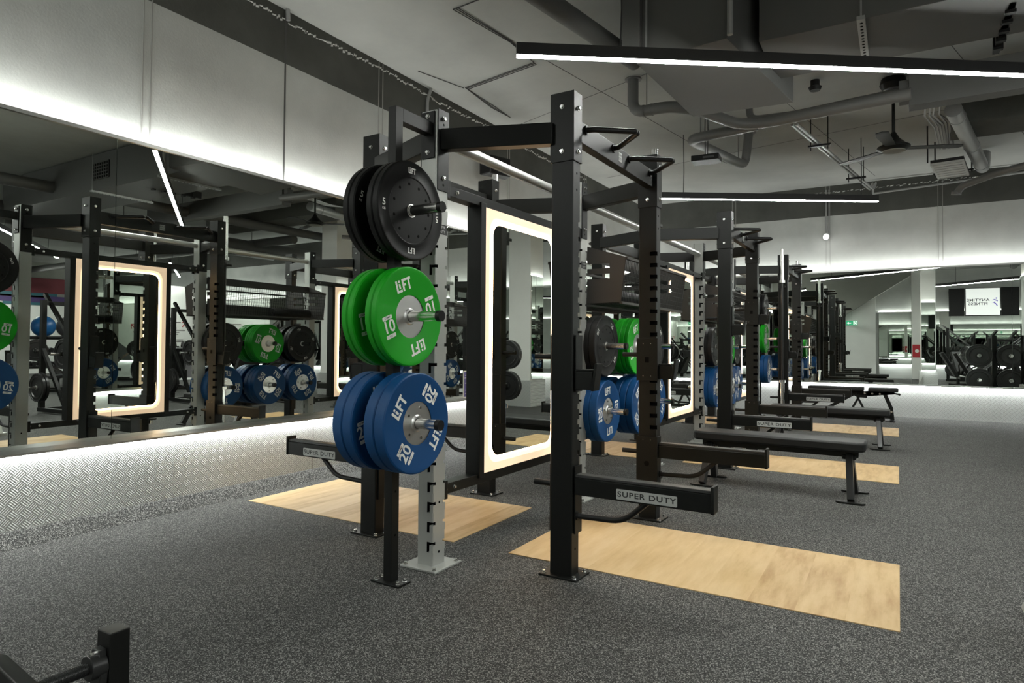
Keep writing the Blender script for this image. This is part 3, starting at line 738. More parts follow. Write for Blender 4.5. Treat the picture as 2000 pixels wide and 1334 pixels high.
pendant(.989, .013, 48, 4.6, 'white pendant light bar over the machines, seen in the far mirror')
pendant(12.2, 7.5, 57, 4.6, 'distant white pendant light bar seen in the left wall mirror')
pendant(4.2, 4.6, 55, 4.6, 'added white pendant light bar over the weight machines, outside the frame')  # added, unseen: lights the right part of the room
pendant(6.5, 9.0, 55, 3.6, 'added white pendant light bar in the far right of the gym, outside the frame')  # another unseen bar added to light the far right
pendant(6.0, -.8, 55, 4.6, 'added white pendant light bar in the right rear of the gym, outside the frame')  # unseen bar added for light in the right rear
pendant(-4.0, -1.7, 32, 2.5, 'added white pendant light bar behind the camera, outside the frame')  # added unseen as fill for faces turned towards the camera

# ------------------------------------------------------------------ ceiling services
def one(name, b, mats, label, cat, group=None, **k): return tag(b.build(name, mats, **k), label, cat, group)
# joints of the ceiling slabs
b = MB()
for p0, p1 in (((-2.95, 5.1), (-2.2, 9.9)), ((-4.1, 6.9), (-.4, 5.6)), ((-1.3, 6.5), (-.3, 11.8)), ((.2, 6.2), (1.8, 11.8)), ((-4.1, 9.8), (1.5, 8.7))):
    b.bar((*p0, ZC-.0012), (*p1, ZC-.0012), .006, .002)
struct('trim_40', b, SEAMC, smooth=False)
GP = 'grey drain pipes under the ceiling'
b = MB(); b.tube([(-2.33, 6.28, ZC), (-2.31, 6.22, 3.47), (-1.93, 6.20, 3.47), (-1.70, 6.46, 3.47), (-1.46, 7.08, 3.47), (-1.20, 7.18, 3.47), (.12, 7.02, 3.47)], .056, 20, 0, .14)
for p in ((-2.2, 6.21), (-2.12, 6.21)): b.cyl((p[0], p[1], 3.47), (p[0]+.02, p[1], 3.47), .060, 20)
b.cyl((-2.33, 6.28, ZC-.012), (-2.33, 6.28, ZC), .085, 20)
b.tube([(-2.16, 6.21, 3.47), (-2.16, 6.21, ZC)], .006, 6)
one('drain_pipe', b, PIPE, 'grey pipe dropping from the ceiling slab and bending past the duct box', 'pipe', GP)
b = MB(); b.tube([(-1.28, 7.19, 3.46), (-2.04, 7.30, 3.46), (-1.70, 8.72, 3.46), (-1.63, 8.60, ZC)], .056, 20, 0, .13); b.cyl((-1.63, 8.6, ZC-.012), (-1.63, 8.6, ZC), .085, 20)
b.tube([(-1.9, 7.28, 3.46), (-1.9, 7.28, ZC)], .006, 6); b.tube([(-1.74, 8.5, 3.46), (-1.74, 8.5, ZC)], .006, 6)
one('drain_pipe', b, PIPE, 'grey pipe with a U-turn elbow, hung beside the small projector box', 'pipe', GP)
b = MB(); b.tube([(-2.28, 3.1, 3.55), (-1.93, 5.25, 3.55)], .075, 20); one('drain_pipe', b, DPIPE, 'thick dark pipe above the near end of the front pendant light', 'pipe', GP)
b = MB(); b.tube([(-1.42, 7.50, ZC), (-1.40, 7.45, 3.62), (-.95, 7.45, 3.60), (-.05, 7.36, 3.62), (2.2, 7.30, 3.62)], .038, 14, 0, .1); one('drain_pipe', b, PIPE, 'slim grey pipe running above the rectangular ceiling duct', 'pipe', GP)
b = MB(); b.tube([(.50, 7.95, 3.55), (1.01, 10.80, 3.55), (1.03, 10.9, 3.78)], .078, 24, 0, .14)
for f in (.1, .55, .9): b.cyl((.50+.51*f, 7.95+2.85*f, 3.55), (.503+.51*f, 7.966+2.85*f, 3.55), .084, 24)
one('drain_pipe', b, GALV, 'shiny silver duct pipe beside the bundle of cables, upper right', 'pipe', GP)
b = MB(); b.tube([(1.6, 9.8, 3.36), (1.11, 10.2, 3.34), (.76, 10.6, 3.30), (.70, 10.66, 3.22)], .045, 14, 0, .08); b.cyl((.70, 10.66, 3.24), (.695, 10.665, 3.2), .06, 14); one('drain_pipe', b, PIPE, 'short grey pipe stub with an elbow below the slatted panel', 'pipe', GP)
b = MB(); b.box(.10, 4.0, 7.02, 7.20, 3.36, 3.68); b.box(.02, .10, 7.05, 7.17, 3.42, 3.62); one('ceiling_duct', b, DPIPE, 'grey rectangular duct under the ceiling, right of the fan', 'duct', 'ducts hung from the ceiling', bevel=.004)
# large air handling box and the wide duct beside it
b = MB(); b.prism([(-.79, 4.52), (-.76, 5.95), (-1.60, 5.86), (-1.68, 4.60)][::1], 3.2, ZC); b.box(-1.70, -1.55, 4.40, 4.60, 3.35, ZC)
M_ = MB(); M_.prism([(-1.66, 4.55), (-.99, 4.47), (-.76, 5.95), (-1.60, 5.86)], 3.2, ZC); t = thing('air_unit', 'large grey air handling box under the ceiling, behind the front pendant light', 'air unit', (0, 0, 0))
M_.build('casing', DPIPE, t, bevel=.004)
b = MB(); b.box(-1.76, -1.62, 4.50, 4.62, 3.30, ZC); b.build('side_box', DPIPE, t, bevel=.003)
b = MB(); b.tube([(-1.57, 4.5, 3.25), (-1.57, 4.5, ZC)], .008, 6); b.build('hanger_rod', GALV, t)
b = MB(); b.tube([(-.96, 4.43, 3.2), (-.96, 4.43, ZC)], .02, 8); b.build('hanger_rod', GALV, t)
b = MB(); b.box(-.85, 4.5, 4.86, 5.62, 3.3, ZC-.02); t = thing('ceiling_duct', 'wide dark flat duct under the ceiling, upper right of the frame', 'duct', (0, 0, 0), 0, 'ducts hung from the ceiling'); b.build('casing', DPIPE, t, bevel=.004)
for x in (-.2, 1.5):
    b = MB(); b.box(x-.025, x+.025, 4.80, 5.70, 3.272, 3.298, 0)
    for i in range(16): b.cyl((x, 4.86+.05*i, 3.2725), (x, 4.86+.05*i, 3.2705), .010, 8, 1)
    for y in (4.82, 5.68): b.tube([(x, y, 3.28), (x, y, ZC)], .006, 6)
    b.build('support_channel', [GALV, HOLE_SHADE], t)
b = MB(); b.box(.62, .66, 5.1, 5.95, 3.30, 3.40)
for i in range(5): b.box(.61, .67, 5.2+.15*i, 5.24+.15*i, 3.28, 3.42)
b.build('cable_clamp_rail', BLK2, t)
b = MB(); b.box(1.12, 1.58, 4.852, 4.862, 3.45, 3.70, 1)
for i in range(8): b.box(1.12+.064*i, 1.135+.064*i, 4.845, 4.853, 3.45, 3.70, 0)
for i in range(6): b.box(1.12, 1.58, 4.845, 4.853, 3.45+.048*i, 3.46+.048*i, 0)
b.build('grille', [DPIPE, HOLE_SHADE], t, smooth=False)
b = MB(); b.box(.55, 4.5, 8.6, 9.26, 3.58, ZC); one('ceiling_beam', b, BANDM, 'dark painted beam across the ceiling at the right edge', 'beam')
for i, (p0, p1, r_, lab) in enumerate((((2.9, .5, 3.5), (2.6, 11.5, 3.5), .09, 'long grey pipe under the ceiling, nearest in the left mirror'), ((4.6, 2.0, 3.35), (4.6, 11.8, 3.35), .16, 'wide round duct under the ceiling, seen in the left mirror'),
        ((3.2, 9.9, 3.45), (16., 9.9, 3.45), .10, 'grey pipe running into the far right of the gym'), ((1.4, 2.6, 3.55), (12., 3.2, 3.55), .06, 'slim pipe crossing the ceiling over the machines'), ((6.3, 1., 3.5), (6.3, 11.8, 3.5), .12, 'grey pipe beyond the wide round duct, seen in the left mirror'))):
    b = MB(); b.tube([p0, p1], r_, 16)
    for f in (.2, .5, .8):
        q = [p0[j]+(p1[j]-p0[j])*f for j in range(3)]; b.tube([q, (q[0], q[1], ZC)], .008, 6)
    one('service_pipe', b, DPIPE, lab, 'pipe', 'pipes over the right half of the gym')
# fan
t = thing('ceiling_fan', 'dark ceiling fan with a bell motor housing on a long rod', 'fan', (-.028, 7.60, ZC))
b = MB(); b.lathe([(.001, 0), (.11, 0), (.125, -.06), (.095, -.115), (.03, -.125)], 24); b.build('canopy', BLK, t)
b = MB(); b.cyl((0, 0, -.1), (0, 0, -.6), .016, 12); b.build('rod', BLK, t)
b = MB(); b.lathe([(.018, -.55), (.035, -.58), (.055, -.62), (.115, -.68), (.15, -.70), (.152, -.72), (.11, -.745)], 28); b.build('motor_housing', BLK, t)
b = MB(); b.lathe([(.001, -.752), (.10, -.750), (.112, -.740)], 28); b.build('light_cover', GREYW, t)
for k in range(3):
    a = R(22+120*k); b = MB(); b.T = Matrix.Rotation(a, 4, 'Z'); b.prism([(.13, -.05), (.5, -.075), (.62, -.06), (.65, 0), (.62, .05), (.13, .04)], -.722, -.714); b.build('blade', BLK, t)
# projector box
t = thing('projector_box', 'small black box hung on cables under the drain pipes', 'projector', (-1.84, 7.30, 3.20), R(4))
b = MB(); b.box(-.15, .15, -.11, .11, -.03, .035); b.build('case', BLK2, t, bevel=.006)
b = MB(); b.box(-.02, .10, -.1115, -.110, -.01, .012); b.build('front_panel', mat('panel_grey', (.06, .06, .06), .3), t)
b = MB()
for dx in (-.012, .012): b.tube([(dx, 0, .03), (dx*1.4, 0, .3), (dx, 0, ZC-3.20)], .006, 6)
b.build('cable', CABLE, t)
# cable tray with hangers, smoke detector, slatted panel, cable bundle
t = thing('cable_tray', 'pale conduit pair running diagonally under the ceiling to the far wall', 'cable tray', (0, 0, 0))
b = MB()
for dx in (-.025, .02): b.tube([(-.93+dx, 7.35, 3.46), (-.32+dx, 11.0, 3.46), (-.30+dx, 11.3, 3.62)], .016, 8, 0, .1)
b.build('conduit', GALV, t)
for x, y in ((-.77, 8.17), (-.484, 9.997)):
    b = MB(); b.box(x-.12, x+.12, y-.02, y+.02, 3.42, 3.442)
    for dx in (-.09, .09): b.tube([(x+dx, y, 3.38), (x+dx, y, ZC)], .006, 6)
    b.build('hanger', BLK2, t)
b = MB(); b.tube([(-.34, 12.05, 3.62), (2.4, 12.05, 3.75)], .016, 8); b.tube([(-.32, 11.25, 3.6), (-.34, 12.05, 3.62)], .016, 8); b.build('wall_conduit', GALV, t)
t = thing('smoke_detector', 'small dark detector on the ceiling left of the fan', 'detector', (-.72, 7.25, ZC)); b = MB(); b.lathe([(.001, -.11), (.05, -.105), (.065, -.07), (.045, -.06), (.045, 0)], 16); b.build('case', BLK2, t)
t = thing('slatted_panel', 'slatted light panel on a bracket under the ceiling near the far wall', 'ceiling panel', (.58, 9.82, 3.36), R(-8))
b = MB(); b.box(-.17, .17, -.42, .42, .02, .05); b.build('tray', BLK2, t)
b = MB()
for s in (-1, 1): b.box(s*.16-.012, s*.16+.012, -.42, .42, -.012, .012); b.box(-.16, .16, s*.41-.012, s*.41+.012, -.012, .012)
for i in range(6): b.box(-.16, .16, -.37+.127*i, -.27+.127*i, -.01, .01)
b.build('slats', mat('pale_metal', (.45, .45, .43), .4, .3), t, smooth=False)
b = MB()
for sx, sy in ((-.2, .4), (.2, .4), (-.2, -.4)): b.tube([(sx, sy, .03), (sx, sy, ZC-3.36)], .009, 6)
b.bar((-.22, .4, .06), (.22, .4, .06), .03, .02); b.build('bracket', BLK2, t)
b = MB()
for i in range(6):
    x = .26+.028*i; b.tube([(x, 7.5, 3.66), (x+.02*math.sin(i*2), 8.2, 3.60), (x+.12, 8.9, 3.66+.01*i), (x+.2+.015*math.sin(i*3), 9.6, 3.58)], .009, 6)
one('cable_bundle', b, GALV, 'bundle of loose cables beside the silver duct pipe', 'cables')
b = MB()
for i, off in enumerate((0, .02, .05)):
    zc = ZC-.008
    b.tube([(-2.60, 3.4, zc), (-2.67-off, 4.18, zc), (-3.06-off, 4.21, zc), (-2.98-off*.4, 4.92, zc), (-3.02, 5.41+off, zc), (-3.95, 5.58+off, zc), (-4.02+off, 6.2, zc), (-4.0, 6.6, zc)], .004, 5)
b.tube([(-3.97, 5.58, ZC-.008), (-4.12, 5.0, ZC-.008)], .004, 5)
one('ceiling_cable', b, CABLE, 'thin dark cables stapled across the ceiling above the rack', 'cable')
# left wall: conduits, speaker, ragged filler line
WC = 'conduits on the left concrete wall'
b = MB(); b.tube([(-4.295, 5.43, ZC), (-4.295, 5.37, 3.7), (-4.295, 5.37, 3.52)], .018, 10, 0, .04); one('wall_conduit', b, GALV, 'pale conduit dropping from the ceiling behind the plate tower', 'conduit', WC)
b = MB(); b.tube([(-4.295, 3.535, ZC), (-4.295, 3.54, 3.76)], .018, 10); one('wall_conduit', b, GALV, 'short pale conduit on the dark wall band at the top edge', 'conduit', WC)
b = MB()
for i, pts in enumerate((((3.0, 3.73), (4.5, 3.755), (6.2, 3.745), (9.0, 3.76)),)):
    y = 3.0
    while y < 9.5:
        z = 3.775+.014*math.sin(y*3)+random.uniform(-.014, .014); dy = random.uniform(.012, .04); h = random.uniform(.005, .018)
        b.add([(XW+.001, y, z-h), (XW+.001, y+dy, z-h*.3), (XW+.001, y+dy, z+h), (XW+.001, y, z+h*.4), (XW+.008, y+dy/2, z)], [(0, 1, 4), (1, 2, 4), (2, 3, 4), (3, 0, 4)]); y += dy*random.choice((.8, 1., 1.1))
struct('trim_41', b, FOAMC, smooth=False)
b = MB(); x = -1.9
while x < 1.8:
    z = 3.74+random.uniform(-.012, .012); dx = random.uniform(.02, .05); h = random.uniform(.003, .014)
    b.add([(x, YF-.001, z-h), (x+dx, YF-.001, z-h*.3), (x+dx, YF-.001, z+h), (x, YF-.001, z+h*.4), (x+dx/2, YF-.008, z)], [(0, 1, 4), (1, 2, 4), (2, 3, 4), (3, 0, 4)]); x += dx*random.choice((1., 1.8))
struct('trim_42', b, FOAMC, smooth=False)
t = thing('wall_speaker', 'black speaker mounted high on the left wall behind the plate tower', 'speaker', (-4.08, 6.40, 3.20), R(-20))
b = MB(); b.prism([(-.06, -.20), (.10, -.15), (.10, .15), (-.06, .20)], -.11, .11); b.build('case', BLK2, t, bevel=.015)
b = MB(); b.tube([(-.10, 0, 0), (0, 0, 0)], .02, 10); b.cyl((-.02, 0, -.1), (-.02, 0, -.22), .035, 14); b.build('bracket', GALV, t)
t = thing('wall_lamp', 'small round lamp glowing on the far concrete wall below a conduit', 'lamp', (-1.035, 12.03, 2.97))
b = MB(); b.cyl((0, .07, .01), (0, .0, .0), .05, 16); b.build('mount', GALV, t); b = MB(); b.sphere((0, -.03, -.02), .042); b.build('globe', LAMPG, t)
b = MB(); b.tube([(0, .05, .03), (0, .05, .80)], .014, 8); b.tube([(.04, .055, .03), (.04, .055, .80)], .006, 8); b.build('conduit', GALV, t)
# flyer on the left mirror
t = thing('flyer', 'purple and blue flyer stuck to the left wall mirror', 'flyer', (-4.249, 6.11, .49))
b = MB(); b.box(0, .003, -.10, .11, 0, .31, 0); b.box(.003, .0034, -.085, .095, .012, .295, 1); b.build('sheet', [PRINT, FLY], t, smooth=False)
b = MB()
for i, (z0, z1, y0, y1) in enumerate(((.255, .262, -.07, .08), (.225, .23, -.08, .09), (.165, .171, -.07, .085), (.085, .088, -.07, .08), (.05, .053, -.07, .08))): b.box(.0034, .0038, y0, y1, z0, z1)
b.build('printed_bars', PRINT, t, smooth=False)

# ------------------------------------------------------------------ the machine at the lower left corner
t = thing('exercise_machine', 'black machine post with bearing and shaft at the lower left corner', 'machine', (-1.65, .865, 0))
b = MB(); b.box(-.030, .028, -.022, .026, .0, .40); b.build('post', BLK, t, bevel=.002)
b = MB(); b.box(-.08, .08, -.25, .12, .0, .05); b.build('base', BLK, t, bevel=.003)
GM = mat('gunmetal', (.03, .031, .031), .28, .3)
b = MB(); b.prism_y([(-.02, .26), (.016, .26), (.024, .31), (.012, .365), (-.016, .365), (-.028, .31)], -.040, -.022); b.cyl((-.002, -.058, .325), (-.002, -.022, .325), .030, 20); b.build('bearing', GM, t, bevel=.002)
b = MB()
for z in (.272, .352): b.cyl((-.002, -.04, z), (-.002, -.052, z), .007, 6)
b.build('bearing_bolt', BOLT, t)
b = MB(); b.cyl((-.002, -.30, .325), (-.002, -.05, .325), .0135, 16)
for i in range(34): b.cyl((-.002, -.165+.003*i, .325), (-.002, -.1635+.003*i, .325), .0148, 14)
b.build('shaft', GM, t)
b = MB(); b.prism_y([(.03, .315), (.03, .345), (-.13, .372), (-.24, .352), (-.36, .27), (-.36, .24), (-.24, .31), (-.13, .318)], -.20, -.165); b.build('lever_plate', BLK, t, bevel=.004)

# ------------------------------------------------------------------ surroundings that the mirrors show
def pillar(name, x0, x1, y0, y1):
    b = MB(); b.box(x0, x1, y0, y1, 0, ZC); struct(name, b, WHITEW, smooth=False)
    b = MB(); b.box(x0-.04, x1+.04, y0-.04, y1+.04, 0, .47); struct(name.replace('wall', 'trim'), b, PLATE_X, smooth=False)
pillar('wall_43', .53, .88, 2.78, 3.18); pillar('wall_44', 1.85, 2.3, 9.9, 10.35)
for nm, (x0, x1, y0, y1) in {'narrow mirror on the white pillar facing the far wall, seen reflected': (.55, .86, 3.18, 3.20), 'mirror on the second white pillar near the far wall': (1.87, 2.28, 10.35, 10.37), 'mirror on the second pillar facing the racks, seen in the lit mirror': (1.83, 1.85, 9.92, 10.33)}.items(): pane(x0, x1, y0, y1, .49, 2.34, nm)
def pillar_strip(x0, x1, y0, y1, z, up, lab): strip('light_strip', x0, x1, y0, y1, z, up, lab, LEDU if up else LEDD)
pillar_strip(.55, .86, 3.183, 3.195, 2.345, True, 'white LED strip on top of the pillar mirror, seen reflected')
pillar_strip(.55, .86, 3.225, 3.237, .49, False, 'white LED strip under the pillar mirror, seen reflected')
pillar_strip(1.835, 1.847, 9.92, 10.33, 2.345, True, 'white LED strip over the pillar mirror that faces the racks')
b = MB(); b.box(.41, .74, -2.85, -2.40, 0, ZC); struct('wall_48', b, WHITEW, smooth=False)
t = thing('hose_sign', 'red sign with a white disc on the white wall end, seen in the far mirror', 'sign', (.56, -2.398, .98), R(-90))
b = MB(); b.box(-.012, 0, -.13, .13, -.22, .22); b.build('board', RED, t); b = MB(); b.cyl((-.012, 0, 0), (-.015, 0, 0), .06, 20); b.build('disc', PRINT, t)
# wall behind: white stair wall, sloping soffit, screens, exit sign
b = MB(); b.box(-4.2, -.70, YB, YB+.12, 0, 3.0); struct('wall_45', b, WHITEW, smooth=False)
b = MB(); b.prism_y([(-4.2, .61), (.55, 3.76), (.55, ZC), (-4.2, ZC)], YB, YB+.35); struct('ceiling_46', b, GREYW, smooth=False)
def exit_sign(x, y, z, rz, label, rod=.6):
    t = thing('exit_sign', label, 'exit sign', (x, y, z), rz, 'green exit signs')
    b = MB(); b.box(-.19, .19, -.015, .015, -.085, .085, 0); b.build('box', EXITG, t)
    b = MB()
    y0 = .0156; b.T = Matrix.Scale(-1, 4, (1, 0, 0))
    b.box(-.17, -.155, .015, y0, -.065, .065); b.box(-.07, -.055, .015, y0, -.065, .065); b.box(-.17, -.055, .015, y0, .055, .065)   # doorway
    b.cyl((-.09, .015, .032), (-.09, y0, .032), .013, 12)
    for p in ([(-.125, .02), (-.10, .02), (-.09, -.015), (-.115, -.015)], [(-.115, -.012), (-.10, -.012), (-.135, -.055), (-.148, -.05)], [(-.105, -.012), (-.09, -.012), (-.075, -.055), (-.088, -.055)]): b.prism_y(p[::-1], .015, y0)
    b.prism_y([(.02, .015), (.10, .015), (.10, .045), (.16, 0), (.10, -.045), (.10, -.015), (.02, -.015)][::-1], .015, y0); b.build('pictogram', EXITW, t, smooth=False)
    b = MB(); b.tube([(0, 0, .085), (0, 0, .085+rod)], .005, 6); b.build('rod', GALV, t)
exit_sign(-1.45, -2.45, 1.98, 0, 'green exit sign before the white slope wall, seen in the far mirror', .46)
exit_sign(7.5, 8.0, 2.45, R(100), 'green exit sign with arrow seen in the left wall mirror', 1.26)
TVS = 'screens on the wall behind, seen in the far mirror'
def screen(x0, x1, lit, label):
    t = thing('television', label, 'television', ((x0+x1)/2, YB+.10, 2.2), 0, TVS); h = (x1-x0)/2
    b = MB(); b.box(-h, h, -.05, .04, 0, .95); b.build('case', BLK2, t)
    if lit:
        b = MB(); b.box(-h+.02, h-.02, .04, .042, .02, .93); b.build('screen', SCREEN, t, smooth=False)
        b = MB(); T = lambda s_, z, x: b.text(s_, .128, text_on(x, .0425, z, (0, 1, 0)), 0, .016, 1.08, 1.12)
        T('ANYTIME', .53, -.13); T('FITNESS', .40, -.13); b.build('screen_lettering', SCREENT, t, smooth=False)
        b = MB()                                         # small running figure left of the words
        for p, q in (((.30, .55), (.37, .52)), ((.37, .52), (.30, .45)), ((.30, .45), (.36, .40)), ((.36, .40), (.40, .33)), ((.30, .45), (.25, .42)), ((.37, .52), (.41, .48)), ((.30, .55), (.26, .51))): b.bar((p[0], .0428, p[1]), (q[0], .0428, q[1]), .0012, .022, 0, (0, 1, 0)) if False else b.prism_y([(p[0]-.011, p[1]-.008), (q[0]-.011, q[1]-.008), (q[0]+.011, q[1]+.008), (p[0]+.011, p[1]+.008)] , .0424, .0432)
        b.cyl((.375, .0424, .585), (.375, .0432, .585), .022, 12); b.build('runner_logo', PURP, t, smooth=False)
screen(1.98, 2.96, True, 'bright screen with dark lettering and a running figure, seen in the far mirror')
screen(1.52, 1.96, False, 'dark screen left of the bright screen in the far mirror')
screen(2.98, 3.46, False, 'dark screen right of the bright screen in the far mirror')
# partition with lettering and the coloured wall far to the right
b = MB(); b.box(9.6, 9.75, 9.75, YF, 0, 2.75); struct('wall_47', b, WHITEW, smooth=False)
t = thing('wall_graphic', 'grey wall graphic with red arrows on the white partition, seen in the left mirror', 'sign', (9.598, 11.1, 0))
b = MB(); b.prism_x([(-1.3, .06), (-.15, .06), (-.55, .55), (-1.3, 1.1)], -.003, 0); b.prism_x([(.05, .06), (1., .06), (1., 1.3), (.45, .9)], -.003, 0); b.build('grey_shape', mat('graphic_grey', (.09, .085, .09), .6), t)
b = MB()
def arrow(cy_, cz, a):
    for s_ in (0, 1, 2):
        d = [(math.cos(a), math.sin(a)), (math.cos(a+2.5), math.sin(a+2.5)), (math.cos(a-2.5), math.sin(a-2.5))][s_]; ln = .16 if s_ else -.24
        b.bar((-.003, cy_, cz), (-.003, cy_+d[0]*ln, cz+d[1]*ln), .025, .004, 0, (1, 0, 0)) if s_ else b.bar((-.003, cy_, cz), (-.003, cy_-d[0]*.22, cz-d[1]*.22), .025, .004, 0, (1, 0, 0))
arrow(.32, 1.72, .8); arrow(-.32, 1.46, math.pi); b.build('arrow', RED, t)
b = MB()
for z, y0, y1 in ((1.68, -.25, .12), (1.51, -.2, .0), (1.45, -.2, .25), (1.39, -.2, .08), (1.33, -.2, .05), (1.17, -.05, .2), (1.12, -.1, .2)): b.box(-.004, -.001, y0, y1, z, z+.022)
b.build('text_line', mat('graphic_text', (.12, .1, .1), .6), t)
t = thing('wall_mural', 'colour block mural of maroon, teal and violet bands seen in the left mirror', 'mural', (16.98, 10.6, 0))
for nm, m_, y0, y1, z0, z1 in (('maroon_band', MAROON, -2.6, 1.4, 2.78, 3.3), ('teal_band', TEAL, -2.6, .6, 2.68, 2.78), ('violet_band', VIOL, -2.6, 1.4, 2.45, 2.68), ('teal_band', TEAL, -1.0, .2, 2.36, 2.45), ('salmon_band', TERR, -1.8, .2, 2.62, 2.68)):
    b = MB(); b.box(-.02, 0, y0, y1, z0, z1); b.build(nm, m_, t, smooth=False)
# iron plates, weight machines
def make_iron():
    o = thing('iron_plate', 'x', 'weight plate', (0, 0, 0), 0, 'black iron plates on the weight machines'); r = .225
    b = MB(); b.lathe([(.026, -.02), (.06, -.02), (.065, -.012), (.15, -.010), (.16, -.02), (.175, -.02), (.18, -.012), (.205, -.012), (.212, -.02), (r, -.018), (r, .018), (.212, .02), (.205, .012), (.18, .012), (.175, .02), (.16, .02), (.15, .010), (.065, .012), (.06, .02), (.026, .02), (.026, -.02)], 40, axis='Y')
    b.build('disc', mat('iron_paint', (.014, .014, .014), .3), o)
    b = MB(); b.lathe([(.0255, -.021), (.034, -.021), (.034, .021), (.0255, .021), (.0255, -.021)], 20, axis='Y'); b.build('hub', STEEL, o); return o
iron = None
def iron_at(mat4, label, sc=1.):
    global iron
    loc, q, _ = mat4.decompose()
    if iron is None: iron = make_iron(); o = iron; o.location = loc; o.rotation_euler = q.to_euler()
    else: o = dup(iron, loc, rot=q.to_euler())
    o['label'] = label; o.scale = (sc, sc, sc)
def machine(x, y, rz, lab, short, tall=False):
    """plate loaded sled machine; its rails climb along local +x"""
    T = at(x, y, 0, rz); t = thing('weight_machine', lab, 'weight machine', (x, y, 0), rz, 'black plate loaded machines')
    b = MB()
    for s in (-1, 1): b.bar((-.9, s*.33, .05), (.95, s*.33, .05), .08, .06); b.bar((.9, s*.33, .05), (.9, s*.33, 1.75 if tall else 1.35), .07, .07, 0, (0, 1, 0)); b.bar((-.5, s*.33, .06), (-.5, s*.33, .45), .06, .06, 0, (0, 1, 0)); b.bar((.2, s*.33, .06), (.9, s*.33, 1.0), .05, .05)
    for xx in (-.85, 0, .9): b.bar((xx, -.33, .05), (xx, .33, .05), .07, .06)
    b.bar((.9, -.33, 1.7 if tall else 1.3), (.9, .33, 1.7 if tall else 1.3), .06, .06); b.build('frame', BLK, t, bevel=.003)
    b = MB()
    for s in (-1, 1): b.bar((-.55, s*.24, .35), (1.05, s*.24, 1.85 if tall else 1.55), .05, .05)
    b.build('guide_rail', mat('dark_chrome', (.22, .22, .22), .2, 1.), t)
    b = MB(); b.bar((.1, 0, .80), (.14, 0, .84), .56, .5); b.bar((.1, -.5, .92), (.1, .5, .92), .06, .06); b.build('carriage', BLK, t)
    for s in (-1, 1):
        for px, pz in ((.1, .92), (.75, .40)):
            b = MB(); b.cyl((px, s*.33, pz), (px, s*.62, pz), .024, 14); b.build('weight_horn', CHR, t)
        for j in range(2):
            iron_at(T @ Matrix.Translation((.1, s*(.40+.045*j), .92)), '%s iron plate on the %s carriage, %s side' % (('inner', 'outer')[j], short, 'left' if s > 0 else 'right'))
            iron_at(T @ Matrix.Translation((.75, s*(.42+.045*j), .40)), '%s iron plate stored low on the %s, %s side' % (('inner', 'outer')[j], short, 'left' if s > 0 else 'right'), .95 if j else 1.)
    b = MB(); b.bar((-.75, 0, .38), (-.25, 0, .32), .42, .07); b.build('seat_pad', PAD, t, bevel=.01)
    b = MB(); b.bar((-.80, 0, .40), (-1.10, 0, .98), .42, .07, 0, (1, 0, 0)); b.build('back_pad', PAD, t, bevel=.01)
    b = MB()
    for s in (-1, 1): b.tube([(-.45, s*.30, .35), (-.45, s*.34, .62), (-.3, s*.34, .66)], .016, 10, 0, .05)
    b.build('handle', BLK2, t)
machine(2.15, 7.3, R(4), 'plate loaded sled machine with steep rails, rightmost in the far mirror', 'rightmost machine', True)
machine(2.0, 5.2, R(-3), 'plate loaded sled machine beside the pillar in the far mirror', 'pillar machine', True)
machine(1.95, 2.4, R(65), 'black plate loaded machine seen low in the left wall mirror', 'low machine')
machine(4.4, 6.6, R(175), 'black plate loaded machine behind the first two machines', 'back machine', True)
machine(4.6, 3.2, R(80), 'black plate loaded machine far right of the racks', 'far machine')
machine(2.3, -1.4, R(185), 'black plate loaded machine below the bright screen', 'screen machine', True)
t = thing('plate_tree', 'black plate tree holding four pairs of iron plates, seen in the far mirror', 'plate storage', (1.62, 8.35, 0), R(0))
b = MB(); b.box(-.04, .04, -.04, .04, .03, 1.35); b.box(-.30, .30, -.05, .05, .0, .04); b.box(-.05, .05, -.3, .3, .0, .04)
for z in (.47, .95): b.box(-.28, .28, -.03, .03, z-.03, z+.03)
b.build('frame', BLK, t, bevel=.003)
for z in (.47, .95):
    for s_ in (-1, 1):
        b = MB(); b.cyl((s_*.25, .02, z), (s_*.25, .26, z), .024, 14); b.build('weight_horn', CHR, t)
        for j in range(2): iron_at(Matrix.Translation((1.62+s_*.25, 8.35+.06+.045*j, z)), '%s iron plate, %s %s horn of the plate tree' % (('rear', 'front')[j], 'lower' if z < .6 else 'upper', 'left' if s_ < 0 else 'right'))
machine(6.6, 9.0, R(20), 'black plate loaded machine in the far right group, third row', 'third row machine', True)
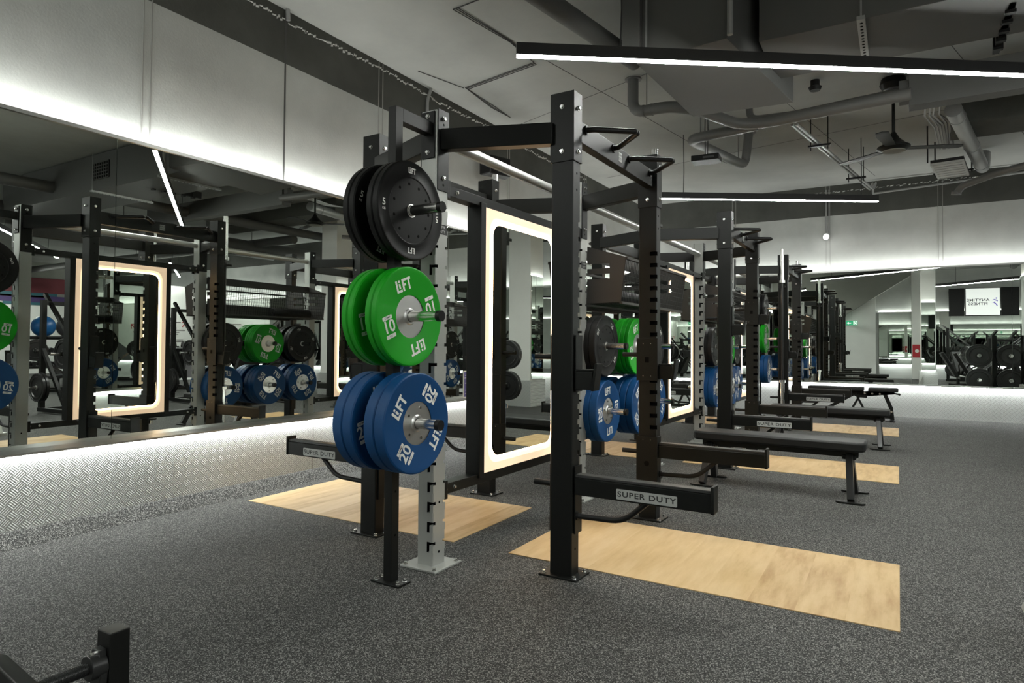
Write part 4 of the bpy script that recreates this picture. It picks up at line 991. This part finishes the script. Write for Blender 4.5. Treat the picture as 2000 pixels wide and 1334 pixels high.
machine(7.4, 6.6, R(-80), 'black plate loaded machine before the dumbbell rack, seen in the left mirror', 'dumbbell side machine')
machine(5.9, 10.6, R(120), 'black plate loaded machine by the far mirrors, outside the frame', 'mirror side machine', True)
# light grey foot plate that just enters the frame on the right
b = MB(); b.prism([(.425, 3.28), (.58, 3.22), (.58, 3.47), (.47, 3.46)], 0, .03); b.prism_y([(.43, .03), (.58, .03), (.58, .34)], 3.30, 3.40); one('foot_bracket', b, SILV, 'light grey angled foot bracket at the right photo edge', 'bracket')
# dumbbell rack with exercise balls
t = thing('dumbbell_rack', 'three tier dumbbell rack under the balls, seen in the left mirror', 'dumbbell rack', (10.2, 8.2, 0), R(90))
b = MB()
for s in (-1, 1): b.bar((s*.75, 0, .02), (s*.75, .05, 1.30), .06, .08, 0, (0, 1, 0)); b.bar((s*.75, -.25, .03), (s*.75, .3, .03), .06, .06)
b.build('frame', BLK, t)
for z in (.45, .80, 1.20): b = MB(); b.bar((-.8, -.1, z), (.8, -.1, z), .22, .03, 0, (0, -.3, 1)); b.build('shelf', BLK, t)
db = None
for r_, z in enumerate((.475, .825)):
    for i in range(8):
        if db is None:
            db = thing('dumbbell', 'x', 'dumbbell', (0, 0, 0), 0, 'dumbbells on the rack')
            b = MB(); b.cyl((-.06, 0, .065), (.06, 0, .065), .015, 10); b.build('handle', CHR, db)
            for s in (-1, 1): b = MB(); b.cyl((s*.06, 0, .065), (s*.13, 0, .065), .062, 6); b.build('head', BLK2, db)
            o = db
        else: o = dup(db, (0, 0, 0))
        o.location = (10.3, 7.55+.19*i, z); o.rotation_euler = (0, 0, 0); o['label'] = 'dumbbell %d from the left on the %s shelf of the dumbbell rack' % (i+1, ('lower', 'middle')[r_])
for y, m_, lab in ((7.95, BALLB, 'blue exercise ball on top of the dumbbell rack'), (8.52, BALLG, 'grey exercise ball on top of the dumbbell rack')):
    b = MB(); b.sphere((0, 0, 0), .27, 0, 24, 16); o = one('exercise_ball', b, m_, lab, 'ball', 'exercise balls on the rack'); o.location = (10.25, y, 1.49)
